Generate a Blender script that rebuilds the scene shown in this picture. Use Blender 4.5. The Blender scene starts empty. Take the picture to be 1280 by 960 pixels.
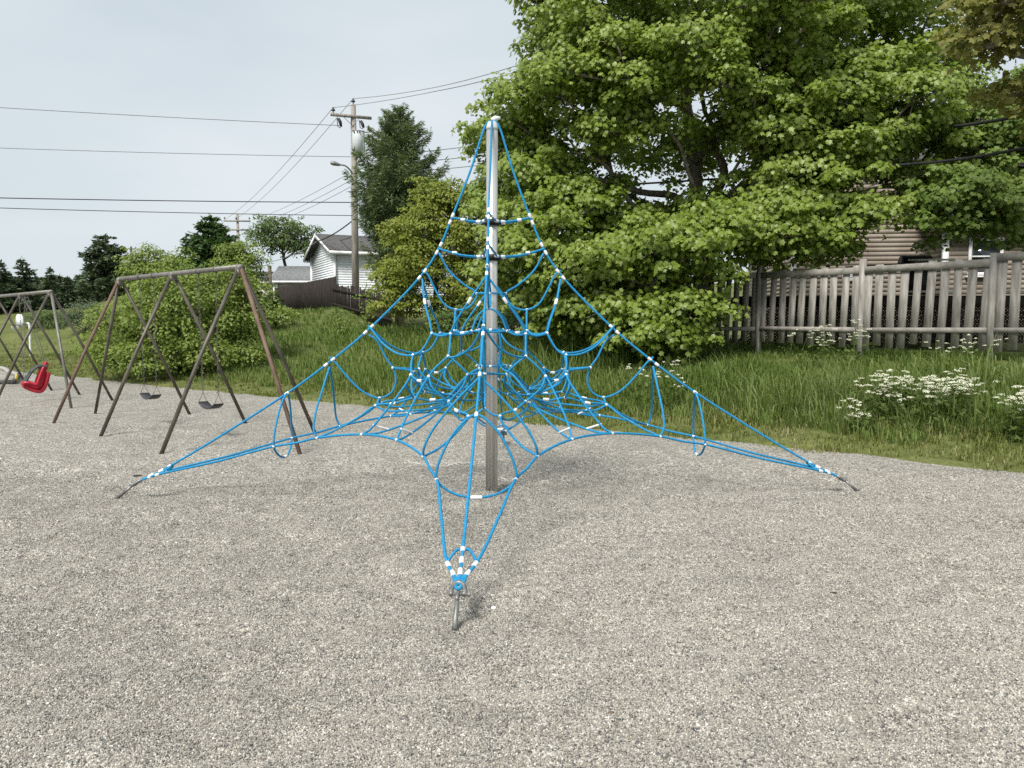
import bpy, math, random
import numpy as np
from math import radians as R, sin, cos, pi, atan2, sqrt
random.seed(7)
rng = np.random.default_rng(11)
scene = bpy.context.scene
COL = scene.collection
V3 = lambda *a: np.array(a, dtype=float)

# ------------------------------------------------------------------ camera
FOC, HOR, EYE = 985.0, 405.0, 1.6
PITCH = math.atan((480 - HOR) / FOC)
cam_d = bpy.data.cameras.new('camera'); cam = bpy.data.objects.new('camera', cam_d); COL.objects.link(cam)
cam.location = (0, 0, EYE); cam.rotation_euler = (pi / 2 - PITCH, 0, 0)
cam_d.sensor_width = 36; cam_d.lens = 36 * FOC / 1280; cam_d.clip_end = 3000; cam_d.clip_start = .05
scene.camera = cam

def at(px, py, D):
    """the point seen at photo position (px, py) at distance D in front of the viewer"""
    a = (px - 640) / FOC; b = (480 - py) / FOC
    d = V3(a, cos(PITCH) + b * sin(PITCH), -sin(PITCH) + b * cos(PITCH))
    return d * (D / d[1]) + V3(0, 0, EYE)

# ------------------------------------------------------------------ light, sky, view
world = bpy.data.worlds.new('World'); scene.world = world; world.use_nodes = True
wn = world.node_tree.nodes; wl = world.node_tree.links; wn.clear()
SUN_EL, SUN_AZ = R(50), atan2(-.42, -.80)
w_out = wn.new('ShaderNodeOutputWorld'); w_bg = wn.new('ShaderNodeBackground'); w_sky = wn.new('ShaderNodeTexSky')
w_sky.sky_type = 'NISHITA'; w_sky.sun_disc = False; w_sky.sun_elevation = SUN_EL; w_sky.sun_rotation = SUN_AZ
w_tc = wn.new('ShaderNodeTexCoord'); w_map = wn.new('ShaderNodeMapping'); w_map.inputs['Scale'].default_value = (1.2, 1.2, 3.2)
w_no = wn.new('ShaderNodeTexNoise'); w_no.inputs['Scale'].default_value = 1.7; w_no.inputs['Detail'].default_value = 5; w_no.inputs['Roughness'].default_value = .48
w_rp = wn.new('ShaderNodeValToRGB')
w_rp.color_ramp.elements[0].position = .30; w_rp.color_ramp.elements[0].color = (5.2, 5.88, 6.35, 1)
w_rp.color_ramp.elements[1].position = .72; w_rp.color_ramp.elements[1].color = (6.8, 7.22, 7.4, 1)
w_mx = wn.new('ShaderNodeMixRGB'); w_mx.inputs['Fac'].default_value = .92
wl.new(w_tc.outputs['Generated'], w_map.inputs['Vector']); wl.new(w_map.outputs[0], w_no.inputs['Vector']); wl.new(w_no.outputs['Fac'], w_rp.inputs['Fac'])
wl.new(w_sky.outputs[0], w_mx.inputs[1]); wl.new(w_rp.outputs[0], w_mx.inputs[2]); wl.new(w_mx.outputs[0], w_bg.inputs['Color'])
w_bg.inputs['Strength'].default_value = .1
wl.new(w_bg.outputs[0], w_out.inputs['Surface'])
sun_d = bpy.data.lights.new('sun', 'SUN'); sun_d.energy = 3.9; sun_d.angle = R(18); sun_d.color = (1, .96, .9)
sun = bpy.data.objects.new('sun', sun_d); COL.objects.link(sun)
_sd = V3(sin(SUN_AZ) * cos(SUN_EL), cos(SUN_AZ) * cos(SUN_EL), sin(SUN_EL))
from mathutils import Vector, Matrix
sun.rotation_euler = Vector(_sd).to_track_quat('Z', 'Y').to_euler(); sun.location = (0, 0, 60)
vs = scene.view_settings; vs.view_transform = 'Standard'; vs.look = 'None'; vs.exposure = 0.3; vs.gamma = 1; vs.use_curve_mapping = False
scene.cycles.max_bounces = 8; scene.cycles.diffuse_bounces = 6; scene.cycles.transparent_max_bounces = 6
scene.cycles.use_denoising = False

# ------------------------------------------------------------------ materials
def new_mat(name):
    m = bpy.data.materials.new(name); m.use_nodes = True
    nt = m.node_tree; b = nt.nodes['Principled BSDF']
    return m, nt, nt.nodes, nt.links, b

def set_rough(b, rough, spec=.3, metal=0):
    b.inputs['Roughness'].default_value = rough; b.inputs['Specular IOR Level'].default_value = spec; b.inputs['Metallic'].default_value = metal

def noisy(name, c1, c2, scale=6, rough=.7, spec=.3, metal=0, bump=0, bscale=40, stretch=(1, 1, 1), detail=6, lo=.35, hi=.65):
    """a surface whose colour wanders between two tones"""
    m, nt, N, L, b = new_mat(name); set_rough(b, rough, spec, metal)
    tc = N.new('ShaderNodeTexCoord'); mp = N.new('ShaderNodeMapping'); mp.inputs['Scale'].default_value = stretch
    L.new(tc.outputs['Object'], mp.inputs['Vector'])
    no = N.new('ShaderNodeTexNoise'); no.inputs['Scale'].default_value = scale; no.inputs['Detail'].default_value = detail
    L.new(mp.outputs[0], no.inputs['Vector'])
    rp = N.new('ShaderNodeValToRGB'); rp.color_ramp.elements[0].position = lo; rp.color_ramp.elements[1].position = hi
    rp.color_ramp.elements[0].color = (*c1, 1); rp.color_ramp.elements[1].color = (*c2, 1)
    L.new(no.outputs['Fac'], rp.inputs['Fac']); L.new(rp.outputs[0], b.inputs['Base Color'])
    if bump:
        n2 = N.new('ShaderNodeTexNoise'); n2.inputs['Scale'].default_value = bscale; n2.inputs['Detail'].default_value = 4
        L.new(mp.outputs[0], n2.inputs['Vector'])
        bp = N.new('ShaderNodeBump'); bp.inputs['Strength'].default_value = bump; bp.inputs['Distance'].default_value = .01
        L.new(n2.outputs['Fac'], bp.inputs['Height']); L.new(bp.outputs[0], b.inputs['Normal'])
    return m

def leafy(name, cols, trans=.35, rough=.5, spec=.35, tint=.9, patch=None):
    """leaves: every leaf has its own tone, light passes through"""
    m, nt, N, L, b = new_mat(name); set_rough(b, rough, spec)
    g = N.new('ShaderNodeNewGeometry'); rp = N.new('ShaderNodeValToRGB')
    els = rp.color_ramp.elements
    while len(els) < len(cols): els.new(.5)
    for i, c in enumerate(cols):
        els[i].position = i / (len(cols) - 1); els[i].color = (*c, 1)
    src = g.outputs['Random Per Island']
    if patch:                                                     # whole shoots differ a little in age and tone
        tc = N.new('ShaderNodeTexCoord'); no = N.new('ShaderNodeTexNoise'); no.inputs['Scale'].default_value = patch; no.inputs['Detail'].default_value = 2
        L.new(tc.outputs['Object'], no.inputs['Vector'])
        ma = N.new('ShaderNodeMath'); ma.operation = 'MULTIPLY_ADD'; ma.inputs[1].default_value = .45; ma.inputs[2].default_value = -.12
        L.new(g.outputs['Random Per Island'], ma.inputs[0])
        mb = N.new('ShaderNodeMath'); mb.operation = 'MULTIPLY_ADD'; mb.inputs[1].default_value = 1.0
        L.new(no.outputs['Fac'], mb.inputs[0]); L.new(ma.outputs[0], mb.inputs[2]); src = mb.outputs[0]
    L.new(src, rp.inputs['Fac']); L.new(rp.outputs[0], b.inputs['Base Color'])
    tr = N.new('ShaderNodeBsdfTranslucent'); mul = N.new('ShaderNodeMixRGB'); mul.blend_type = 'MULTIPLY'; mul.inputs['Fac'].default_value = 1
    mul.inputs[2].default_value = (tint * 1.1, tint * 1.15, tint * .55, 1)
    L.new(rp.outputs[0], mul.inputs[1]); L.new(mul.outputs[0], tr.inputs['Color'])
    mx = N.new('ShaderNodeMixShader'); mx.inputs['Fac'].default_value = trans
    L.new(b.outputs[0], mx.inputs[1]); L.new(tr.outputs[0], mx.inputs[2])
    L.new(mx.outputs[0], N['Material Output'].inputs['Surface'])
    return m

def blotch(N, L, col_out, b):
    g = N.new('ShaderNodeNewGeometry'); mp = N.new('ShaderNodeMapping'); mp.inputs['Scale'].default_value = (1, 1.5, 0); L.new(g.outputs['Position'], mp.inputs['Vector'])
    facs = []
    for (sc, det, lo, hi) in ((.9, 5, .93, 1.13), (4.2, 4, .90, 1.13)):
        no = N.new('ShaderNodeTexNoise'); no.inputs['Scale'].default_value = sc; no.inputs['Detail'].default_value = det; no.inputs['Roughness'].default_value = .6; L.new(mp.outputs[0], no.inputs['Vector'])
        mr = N.new('ShaderNodeMapRange'); mr.inputs['From Min'].default_value = .3; mr.inputs['From Max'].default_value = .7; mr.inputs['To Min'].default_value = lo; mr.inputs['To Max'].default_value = hi
        L.new(no.outputs['Fac'], mr.inputs['Value']); facs.append(mr)
    mu = N.new('ShaderNodeMath'); mu.operation = 'MULTIPLY'; L.new(facs[0].outputs[0], mu.inputs[0]); L.new(facs[1].outputs[0], mu.inputs[1])
    m2 = N.new('ShaderNodeMixRGB'); m2.blend_type = 'MULTIPLY'; m2.inputs['Fac'].default_value = 1
    L.new(col_out, m2.inputs[1]); L.new(mu.outputs[0], m2.inputs[2]); L.new(m2.outputs[0], b.inputs['Base Color'])

def gravel_mat():
    m, nt, N, L, b = new_mat('loose_gravel'); set_rough(b, .85, .25)
    tc = N.new('ShaderNodeTexCoord')
    v1 = N.new('ShaderNodeTexVoronoi'); v1.inputs['Scale'].default_value = 62; v1.inputs['Randomness'].default_value = 1
    v2 = N.new('ShaderNodeTexVoronoi'); v2.inputs['Scale'].default_value = 128
    L.new(tc.outputs['Object'], v1.inputs['Vector']); L.new(tc.outputs['Object'], v2.inputs['Vector'])
    sp = N.new('ShaderNodeSeparateColor'); L.new(v1.outputs['Color'], sp.inputs[0])
    rp = N.new('ShaderNodeValToRGB'); e = rp.color_ramp.elements
    cols = [(.075, .078, .080), (.225, .213, .186), (.315, .295, .255), (.265, .242, .202), (.385, .364, .322), (.54, .52, .475)]
    while len(e) < len(cols): e.new(.5)
    for i, (p, c) in enumerate(zip((0, .18, .42, .62, .82, 1), cols)): e[i].position = p; e[i].color = (*c, 1)
    L.new(sp.outputs[0], rp.inputs['Fac'])
    s2 = N.new('ShaderNodeSeparateColor'); L.new(v2.outputs['Color'], s2.inputs[0])
    mx = N.new('ShaderNodeMixRGB'); mx.blend_type = 'OVERLAY'; mx.inputs['Fac'].default_value = .38
    L.new(rp.outputs[0], mx.inputs[1]); L.new(s2.outputs[1], mx.inputs[2])
    blotch(N, L, mx.outputs[0], b)
    ad = N.new('ShaderNodeMath'); ad.operation = 'MULTIPLY_ADD'; ad.inputs[1].default_value = .5
    L.new(v2.outputs['Distance'], ad.inputs[0]); L.new(v1.outputs['Distance'], ad.inputs[2])
    bp = N.new('ShaderNodeBump'); bp.invert = True; bp.inputs['Strength'].default_value = .9; bp.inputs['Distance'].default_value = .012
    L.new(ad.outputs[0], bp.inputs['Height']); L.new(bp.outputs[0], b.inputs['Normal'])
    return m

def stone_mat():
    m, nt, N, L, b = new_mat('gravel_stone'); set_rough(b, .8, .3)
    oi = N.new('ShaderNodeObjectInfo'); rp = N.new('ShaderNodeValToRGB'); e = rp.color_ramp.elements
    cols = [(.062, .067, .072), (.20, .19, .168), (.325, .304, .263), (.275, .251, .208), (.41, .387, .344), (.60, .58, .53)]
    while len(e) < len(cols): e.new(.5)
    for i, (p, c) in enumerate(zip((0, .2, .45, .65, .85, 1), cols)): e[i].position = p; e[i].color = (*c, 1)
    L.new(oi.outputs['Random'], rp.inputs['Fac']); blotch(N, L, rp.outputs[0], b)
    return m

def terrain_mat():
    m, nt, N, L, b = new_mat('turf'); set_rough(b, .9, .15)
    tc = N.new('ShaderNodeTexCoord')
    n1 = N.new('ShaderNodeTexNoise'); n1.inputs['Scale'].default_value = .35; n1.inputs['Detail'].default_value = 8; n1.inputs['Roughness'].default_value = .65
    n2 = N.new('ShaderNodeTexNoise'); n2.inputs['Scale'].default_value = 9; n2.inputs['Detail'].default_value = 9; n2.inputs['Roughness'].default_value = .75
    L.new(tc.outputs['Object'], n1.inputs['Vector']); L.new(tc.outputs['Object'], n2.inputs['Vector'])
    rp = N.new('ShaderNodeValToRGB'); e = rp.color_ramp.elements
    e[0].position = .32; e[0].color = (.075, .105, .028, 1); e[1].position = .7; e[1].color = (.175, .185, .065, 1)
    L.new(n1.outputs['Fac'], rp.inputs['Fac'])
    mr = N.new('ShaderNodeMapRange'); mr.inputs['From Min'].default_value = .3; mr.inputs['From Max'].default_value = .7; mr.inputs['To Min'].default_value = .5; mr.inputs['To Max'].default_value = 1.35; L.new(n2.outputs['Fac'], mr.inputs['Value'])
    mx = N.new('ShaderNodeMixRGB'); mx.blend_type = 'MULTIPLY'; mx.inputs['Fac'].default_value = 1
    L.new(rp.outputs[0], mx.inputs[1]); L.new(mr.outputs[0], mx.inputs[2]); L.new(mx.outputs[0], b.inputs['Base Color'])
    bp = N.new('ShaderNodeBump'); bp.inputs['Strength'].default_value = .6; bp.inputs['Distance'].default_value = .06
    L.new(n2.outputs['Fac'], bp.inputs['Height']); L.new(bp.outputs[0], b.inputs['Normal'])
    return m

M = dict(
    gravel=gravel_mat(), stone=stone_mat(), turf=terrain_mat(),
    rope=noisy('blue_rope', (.012, .20, .41), (.024, .275, .51), 60, .62, .25, bump=.5, bscale=240),
    clip=noisy('white_plastic', (.66, .67, .67), (.82, .82, .81), 30, .45, .4),
    steel=noisy('galvanised_pole', (.46, .445, .41), (.68, .665, .63), 6, .34, .5, .65, stretch=(5, 5, .03), detail=2),
    cap=noisy('pole_cap', (.55, .55, .53), (.7, .7, .68), 12, .5, .4, .2),
    galv=noisy('galvanised_fitting', (.16, .16, .155), (.30, .295, .285), 30, .5, .5, .6),
    black=noisy('black_rubber', (.012, .012, .013), (.03, .03, .032), 20, .6, .35),
    bronze=noisy('worn_frame_paint', (.070, .061, .047), (.125, .11, .086), 5, .5, .4, .25, bump=.1),
    rust=noisy('rusty_frame_paint', (.118, .076, .056), (.178, .12, .092), 6, .7, .25, .1, bump=.3),
    greyp=noisy('grey_worn_pipe', (.14, .134, .116), (.215, .205, .18), 6, .5, .4, .3),
    chain=noisy('chain_steel', (.10, .096, .088), (.18, .172, .16), 60, .5, .4, .5),
    seat=noisy('black_seat_rubber', (.02, .02, .024), (.05, .05, .055), 12, .55, .4),
    red=noisy('red_plastic', (.40, .012, .03), (.55, .022, .05), 4, .38, .5),
    harness=noisy('dark_grey_foam', (.045, .055, .055), (.09, .105, .105), 15, .6, .3),
    white=noisy('white_paint', (.66, .67, .68), (.80, .80, .80), 5, .5, .35),
    siding=noisy('white_vinyl_siding', (.68, .71, .74), (.76, .79, .81), 1.5, .5, .35),
    sidingbrown=noisy('taupe_vinyl_siding', (.225, .187, .150), (.30, .258, .212), 1.6, .6, .25),
    beige=noisy('beige_siding', (.50, .47, .42), (.58, .55, .50), 2, .6, .3),
    shingle=noisy('dark_shingles', (.06, .058, .058), (.13, .126, .124), 9, .9, .2, bump=.5, bscale=25),
    shinglegrey=noisy('grey_shingles', (.12, .125, .128), (.22, .225, .225), 7, .9, .2, bump=.5, bscale=25),
    fence=noisy('weathered_board', (.17, .157, .138), (.40, .38, .345), 16, .85, .15, bump=.25, bscale=70, stretch=(1, 1, .16), lo=.28, hi=.72, detail=8),
    fencerail=noisy('weathered_rail', (.20, .186, .163), (.37, .35, .315), 7, .85, .15, bump=.2, bscale=50, lo=.3, hi=.7, detail=8),
    darkfence=noisy('dark_stained_board', (.016, .012, .010), (.042, .033, .028), 4, .8, .2, bump=.4, stretch=(2, 2, .4)),
    deck=noisy('dark_deck_wood', (.02, .016, .014), (.05, .04, .034), 5, .8, .2),
    util=noisy('weathered_pole_wood', (.20, .18, .155), (.36, .335, .30), 5, .85, .15, bump=.4, stretch=(3, 3, .3)),
    utildark=noisy('dark_pole_wood', (.09, .075, .06), (.17, .15, .125), 5, .85, .15),
    transformer=noisy('pale_grey_enamel', (.52, .56, .56), (.62, .66, .66), 3, .4, .4),
    wire=noisy('black_cable', (.018, .018, .02), (.04, .04, .042), 10, .6, .3),
    wiregrey=noisy('aluminium_cable', (.16, .165, .17), (.26, .265, .27), 10, .6, .3),
    glass=noisy('dark_window', (.02, .025, .03), (.05, .06, .07), 2, .08, .6),
    bark=noisy('grey_bark', (.13, .115, .095), (.30, .27, .23), 6, .9, .15, bump=.8, bscale=30, stretch=(2, 2, .4)),
    barkdark=noisy('dark_bark', (.03, .025, .02), (.075, .062, .05), 6, .9, .15, bump=.8),
    concrete=noisy('pale_concrete', (.30, .29, .27), (.42, .41, .385), 3, .85, .2, bump=.3),
    asphalt=noisy('asphalt', (.10, .105, .105), (.17, .175, .175), 8, .9, .2),
    yellow=noisy('yellow_plastic', (.55, .40, .06), (.68, .50, .09), 6, .5, .4),
    greyplastic=noisy('dark_grey_plastic', (.06, .06, .062), (.12, .12, .122), 8, .6, .3),
    blossom=noisy('white_umbels', (.62, .63, .46), (.82, .81, .66), 9, .8, .1),
    scrap=noisy('dead_leaf', (.02, .014, .01), (.05, .035, .025), 20, .8, .2),
    maple=leafy('maple_leaves', [(.085, .130, .022), (.162, .238, .034), (.245, .325, .05), (.34, .40, .12)], .45, .42, .5, patch=.75),
    maplegold=leafy('bronze_maple_leaves', [(.11, .14, .028), (.19, .215, .045), (.27, .25, .08), (.31, .34, .11)], .5, patch=.9),
    mapleright=leafy('green_maple_leaves', [(.07, .125, .022), (.125, .20, .036), (.18, .26, .055), (.25, .315, .10)], .42, patch=.8),
    shrubgold=leafy('yellow_green_leaves', [(.08, .112, .014), (.15, .20, .022), (.215, .255, .034), (.285, .30, .06)], .32, patch=.9),
    bush=leafy('fresh_green_leaves', [(.065, .105, .02), (.14, .205, .034), (.205, .275, .052), (.28, .34, .095)], .38, patch=1.0),
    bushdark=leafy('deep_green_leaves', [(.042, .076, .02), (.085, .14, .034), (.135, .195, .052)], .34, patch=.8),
    spruce=leafy('spruce_needles', [(.040, .082, .03), (.078, .14, .046), (.12, .19, .068)], .2, .6, .2),
    spruceold=leafy('dull_spruce_needles', [(.055, .08, .05), (.09, .125, .07), (.13, .17, .095)], .2, .65, .2),
    larch=leafy('larch_needles', [(.10, .145, .075), (.16, .215, .11), (.22, .275, .155)], .34, .6, .2),
    grass=leafy('long_grass', [(.058, .108, .024), (.112, .182, .04), (.165, .235, .058), (.25, .29, .12)], .38, .55, .25, patch=.5),
    drygrass=leafy('short_mixed_grass', [(.08, .12, .025), (.14, .18, .04), (.20, .22, .065), (.34, .32, .17)], .3, .6, .2, patch=.8),
    weed=leafy('weed_leaves', [(.05, .085, .018), (.09, .135, .03), (.14, .19, .05)], .3, patch=1),
)

# ------------------------------------------------------------------ object helpers
def root_of(o):
    while o.parent: o = o.parent
    return o

def tag(o, label=None, cat=None, group=None, kind=None):
    if label: o['label'] = label
    if cat: o['category'] = cat
    if group: o['group'] = group
    if kind: o['kind'] = kind
    return o

def thing(name, label, cat, loc=(0, 0, 0), group=None):
    o = bpy.data.objects.new(name, None); COL.objects.link(o); o.location = tuple(float(v) for v in loc)
    o.empty_display_size = .2
    return tag(o, label, cat, group)

def copy_tree(o, parent=None):
    c = o.copy(); COL.objects.link(c)
    if parent: c.parent = parent
    for ch in list(o.children): copy_tree(ch, c)
    return c

def link_mesh(name, verts, tris, mat, parent=None, smooth=False, quads=None, origin=None):
    """verts (n,3) in world space; tris (m,3) and/or quads (k,4) numpy index arrays"""
    verts = np.asarray(verts, dtype=np.float64)
    off = V3(0, 0, 0)
    if parent is not None: off = np.array(root_of(parent).location)
    elif origin is not None: off = np.array(origin, dtype=float)
    verts = verts - off
    me = bpy.data.meshes.new(name); me.vertices.add(len(verts)); me.vertices.foreach_set('co', verts.astype(np.float32).ravel())
    loops = []; starts = []; n = 0
    for a in (tris, quads):
        if a is None or len(a) == 0: continue
        a = np.asarray(a, dtype=np.int32); loops.append(a.ravel()); starts.append(n + np.arange(len(a)) * a.shape[1]); n += a.size
    lo = np.concatenate(loops); st = np.concatenate(starts)
    me.loops.add(len(lo)); me.loops.foreach_set('vertex_index', lo.astype(np.int32))
    me.polygons.add(len(st)); me.polygons.foreach_set('loop_start', st.astype(np.int32))
    if smooth: me.polygons.foreach_set('use_smooth', np.ones(len(st), dtype=bool))
    me.update(calc_edges=True); me.validate()
    me.materials.append(mat)
    o = bpy.data.objects.new(name, me); COL.objects.link(o)
    if parent is not None: o.parent = parent
    elif origin is not None: o.location = tuple(off)
    return o

def unit(v):
    v = np.asarray(v, float); n = np.linalg.norm(v); return v / n if n > 1e-9 else V3(0, 0, 1)

class MB:
    """collects boxes, bars, tubes and sheets for one mesh object (world space)"""
    def __init__(s): s.v = []; s.q = []; s.t = []; s.n = 0
    def add(s, v, quads=(), tris=()):
        v = np.asarray(v, float)
        if len(quads): s.q.append(np.asarray(quads, int) + s.n)
        if len(tris): s.t.append(np.asarray(tris, int) + s.n)
        s.v.append(v); s.n += len(v); return s
    def box(s, c, size, ux=(1, 0, 0), uy=(0, 1, 0), uz=(0, 0, 1)):
        c = np.asarray(c, float); ux, uy, uz = [np.asarray(a, float) for a in (ux, uy, uz)]
        v = [c + ux * size[0] / 2 * i + uy * size[1] / 2 * j + uz * size[2] / 2 * k for i in (-1, 1) for j in (-1, 1) for k in (-1, 1)]
        return s.add(v, [(0, 1, 3, 2), (4, 6, 7, 5), (0, 4, 5, 1), (2, 3, 7, 6), (0, 2, 6, 4), (1, 5, 7, 3)])
    def bar(s, p, q, w, h, up=(0, 0, 1)):
        p = np.asarray(p, float); q = np.asarray(q, float); d = q - p; L = np.linalg.norm(d); x = d / L
        y = unit(np.cross(up, x)); z = np.cross(x, y)
        return s.box((p + q) / 2, (L, w, h), x, y, z)
    def tube(s, pts, r, n=8, closed=False, cap=True):
        pts = np.asarray(pts, float); k = len(pts); r = np.broadcast_to(np.asarray(r, float), (k,))
        if closed: tan = np.roll(pts, -1, 0) - np.roll(pts, 1, 0)
        else: tan = np.gradient(pts, axis=0)
        tan = tan / np.maximum(np.linalg.norm(tan, axis=1)[:, None], 1e-9)
        a = V3(0, 0, 1) if abs(tan[0][2]) < .9 else V3(1, 0, 0)
        nx = unit(np.cross(tan[0], a)); ring = []
        for i in range(k):
            nx = unit(nx - tan[i] * np.dot(nx, tan[i])); ny = np.cross(tan[i], nx)
            an = np.arange(n) * 2 * pi / n
            ring.append(pts[i] + r[i] * (np.cos(an)[:, None] * nx + np.sin(an)[:, None] * ny))
        v = np.concatenate(ring); q = []
        m = k if closed else k - 1
        for i in range(m):
            b = ((i + 1) % k) * n
            for j in range(n): q.append((i * n + j, i * n + (j + 1) % n, b + (j + 1) % n, b + j))
        t = []
        if cap and not closed:
            v = np.concatenate([v, pts[:1], pts[-1:]]); c0 = k * n; c1 = c0 + 1
            for j in range(n): t += [(c0, (j + 1) % n, j), (c1, (k - 1) * n + j, (k - 1) * n + (j + 1) % n)]
        return s.add(v, q, t)
    def sphere(s, c, r, nu=10, nv=6):
        c = np.asarray(c, float); r = np.broadcast_to(np.asarray(r, float), (3,)); v = []; q = []
        for i in range(nv + 1):
            th = pi * i / nv
            for j in range(nu): v.append(c + r * V3(sin(th) * cos(2 * pi * j / nu), sin(th) * sin(2 * pi * j / nu), cos(th)))
        for i in range(nv):
            for j in range(nu): q.append((i * nu + j, (i + 1) * nu + j, (i + 1) * nu + (j + 1) % nu, i * nu + (j + 1) % nu))
        return s.add(v, q)
    def prism(s, poly, d):
        """polygon (n,3) pushed along d"""
        poly = np.asarray(poly, float); n = len(poly); v = np.concatenate([poly, poly + np.asarray(d, float)])
        q = [(i, (i + 1) % n, n + (i + 1) % n, n + i) for i in range(n)]
        t = [(0, i + 1, i) for i in range(1, n - 1)] + [(n, n + i, n + i + 1) for i in range(1, n - 1)]
        return s.add(v, q, t)
    def build(s, name, mat, parent=None, smooth=False, origin=None):
        return link_mesh(name, np.concatenate(s.v), np.concatenate(s.t) if s.t else None, mat, parent, smooth, np.concatenate(s.q) if s.q else None, origin)

def catmull(P, sub=7, closed=False):
    P = [np.asarray(p, float) for p in P]; n = len(P); out = []
    seg = n if closed else n - 1
    for i in range(seg):
        if closed: a, b, c, d = P[i - 1], P[i], P[(i + 1) % n], P[(i + 2) % n]
        else:
            b, c = P[i], P[i + 1]
            a = P[i - 1] if i > 0 else 2 * b - c
            d = P[i + 2] if i + 2 < n else 2 * c - b
        def tj(ti, p, q): return ti + max(np.linalg.norm(q - p), 1e-6) ** .5
        t0 = 0; t1 = tj(t0, a, b); t2 = tj(t1, b, c); t3 = tj(t2, c, d)
        for k in range(sub):
            t = t1 + (t2 - t1) * k / sub
            A1 = (t1 - t) / (t1 - t0) * a + (t - t0) / (t1 - t0) * b; A2 = (t2 - t) / (t2 - t1) * b + (t - t1) / (t2 - t1) * c
            A3 = (t3 - t) / (t3 - t2) * c + (t - t2) / (t3 - t2) * d
            B1 = (t2 - t) / (t2 - t0) * A1 + (t - t0) / (t2 - t0) * A2; B2 = (t3 - t) / (t3 - t1) * A2 + (t - t1) / (t3 - t1) * A3
            out.append((t2 - t) / (t2 - t1) * B1 + (t - t1) / (t2 - t1) * B2)
    if not closed: out.append(P[-1])
    return np.array(out)

# smooth noise on the plane
_NG = rng.random((256, 256))
def vnoise(x, y, scale=1.0, ox=0):
    x = np.asarray(x, float) / scale + ox * 17.3 + 1000; y = np.asarray(y, float) / scale + ox * 9.1 + 1000
    i = np.floor(x).astype(int); j = np.floor(y).astype(int); fx = x - i; fy = y - j
    fx = fx * fx * (3 - 2 * fx); fy = fy * fy * (3 - 2 * fy)
    g = lambda a, b: _NG[a % 256, b % 256]
    return (g(i, j) * (1 - fx) + g(i + 1, j) * fx) * (1 - fy) + (g(i, j + 1) * (1 - fx) + g(i + 1, j + 1) * fx) * fy

def sstep(a, b, x):
    t = np.clip((np.asarray(x, float) - a) / (b - a), 0, 1); return t * t * (3 - 2 * t)

# ------------------------------------------------------------------ the lie of the land
EO = V3(5.5, 8.5); ED = V3(-.775, .632); EN = V3(.632, .775)         # edge of the gravel: origin, direction, normal
def to_ts(x, y):
    dx = np.asarray(x, float) - EO[0]; dy = np.asarray(y, float) - EO[1]
    return dx * ED[0] + dy * ED[1], dx * EN[0] + dy * EN[1]
def from_ts(t, s): return EO[0] + t * ED[0] + s * EN[0], EO[1] + t * ED[1] + s * EN[1]
def bank_start(t): return np.maximum(0, np.asarray(t, float) - 21) * .36
def height(x, y):
    t, s = to_ts(x, y)
    P = np.interp(t, [-60, 0, 12, 22, 27, 60, 200], [.8, .88, 1.02, 1.4, 2.2, 2.5, 2.5])
    W = np.interp(t, [-60, 0, 8, 15, 28, 60], [5.0, 5.3, 7.0, 8, 10, 11])
    s0 = bank_start(t)
    z = P * (.55 * sstep(0, 1, (s - s0) / W) + .45 * np.clip((s - s0) / W, 0, 1))
    z = z - .95 * sstep(26, 55, y) * sstep(-20, -31, x)
    z = z + 4.1 * sstep(66, 92, y)
    k = sstep(.5, 3, s)
    return z + k * (.16 * (vnoise(x, y, 2.3, 1) - .5) + .07 * (vnoise(x, y, .8, 2) - .5)) + .012
def hz(x, y): return float(height(np.array([x]), np.array([y]))[0])

def grade(lo, hi, fine_lo, fine_hi, step, grow=1.12, far=60):
    a = list(np.arange(fine_lo, fine_hi + 1e-6, step)); st = step; v = fine_hi
    while v < hi: st = min(st * grow, far); v += st; a.append(v)
    st = step; v = fine_lo; b = []
    while v > lo: st = min(st * grow, far); v -= st; b.append(v)
    return np.array(b[::-1] + a)

def sheet(name, X, Y, Z, mat, keep=None):
    ny, nx = X.shape; idx = np.arange(nx * ny).reshape(ny, nx)
    q = np.stack([idx[:-1, :-1], idx[:-1, 1:], idx[1:, 1:], idx[1:, :-1]], -1).reshape(-1, 4)
    if keep is not None:
        kf = keep.ravel(); q = q[kf[q].any(1)]
    V = np.stack([X.ravel(), Y.ravel(), Z.ravel()], 1)
    used = np.unique(q); remap = np.zeros(len(V), int); remap[used] = np.arange(len(used))
    return link_mesh(name, V[used], None, mat, None, True, remap[q])

def gravel_h(x, y):
    a = vnoise(x, y * 1.4, .42, 3) + .6 * vnoise(x, y * 1.3, .19, 4) + .35 * vnoise(x, y, .09, 5)
    return -.045 * sstep(.66, .88, vnoise(x, y * 1.2, .55, 13)) + .058 * (a - .97) + .035 * (vnoise(x, y, 1.7, 6) - .5)
xs = grade(-150, 60, -4.5, 5.5, .045, 1.09); ys = grade(-80, 45, 1.6, 8.5, .045, 1.09)
X, Y = np.meshgrid(xs, ys); T, S = to_ts(X, Y)
fade = 1 - sstep(-1.2, 0, S)
Z = gravel_h(X, Y) * fade - .01 - .05 * sstep(.2, .8, S)
ground = sheet('ground', X, Y, Z, M['gravel'], S < .5); tag(ground, kind='structure')

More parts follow.
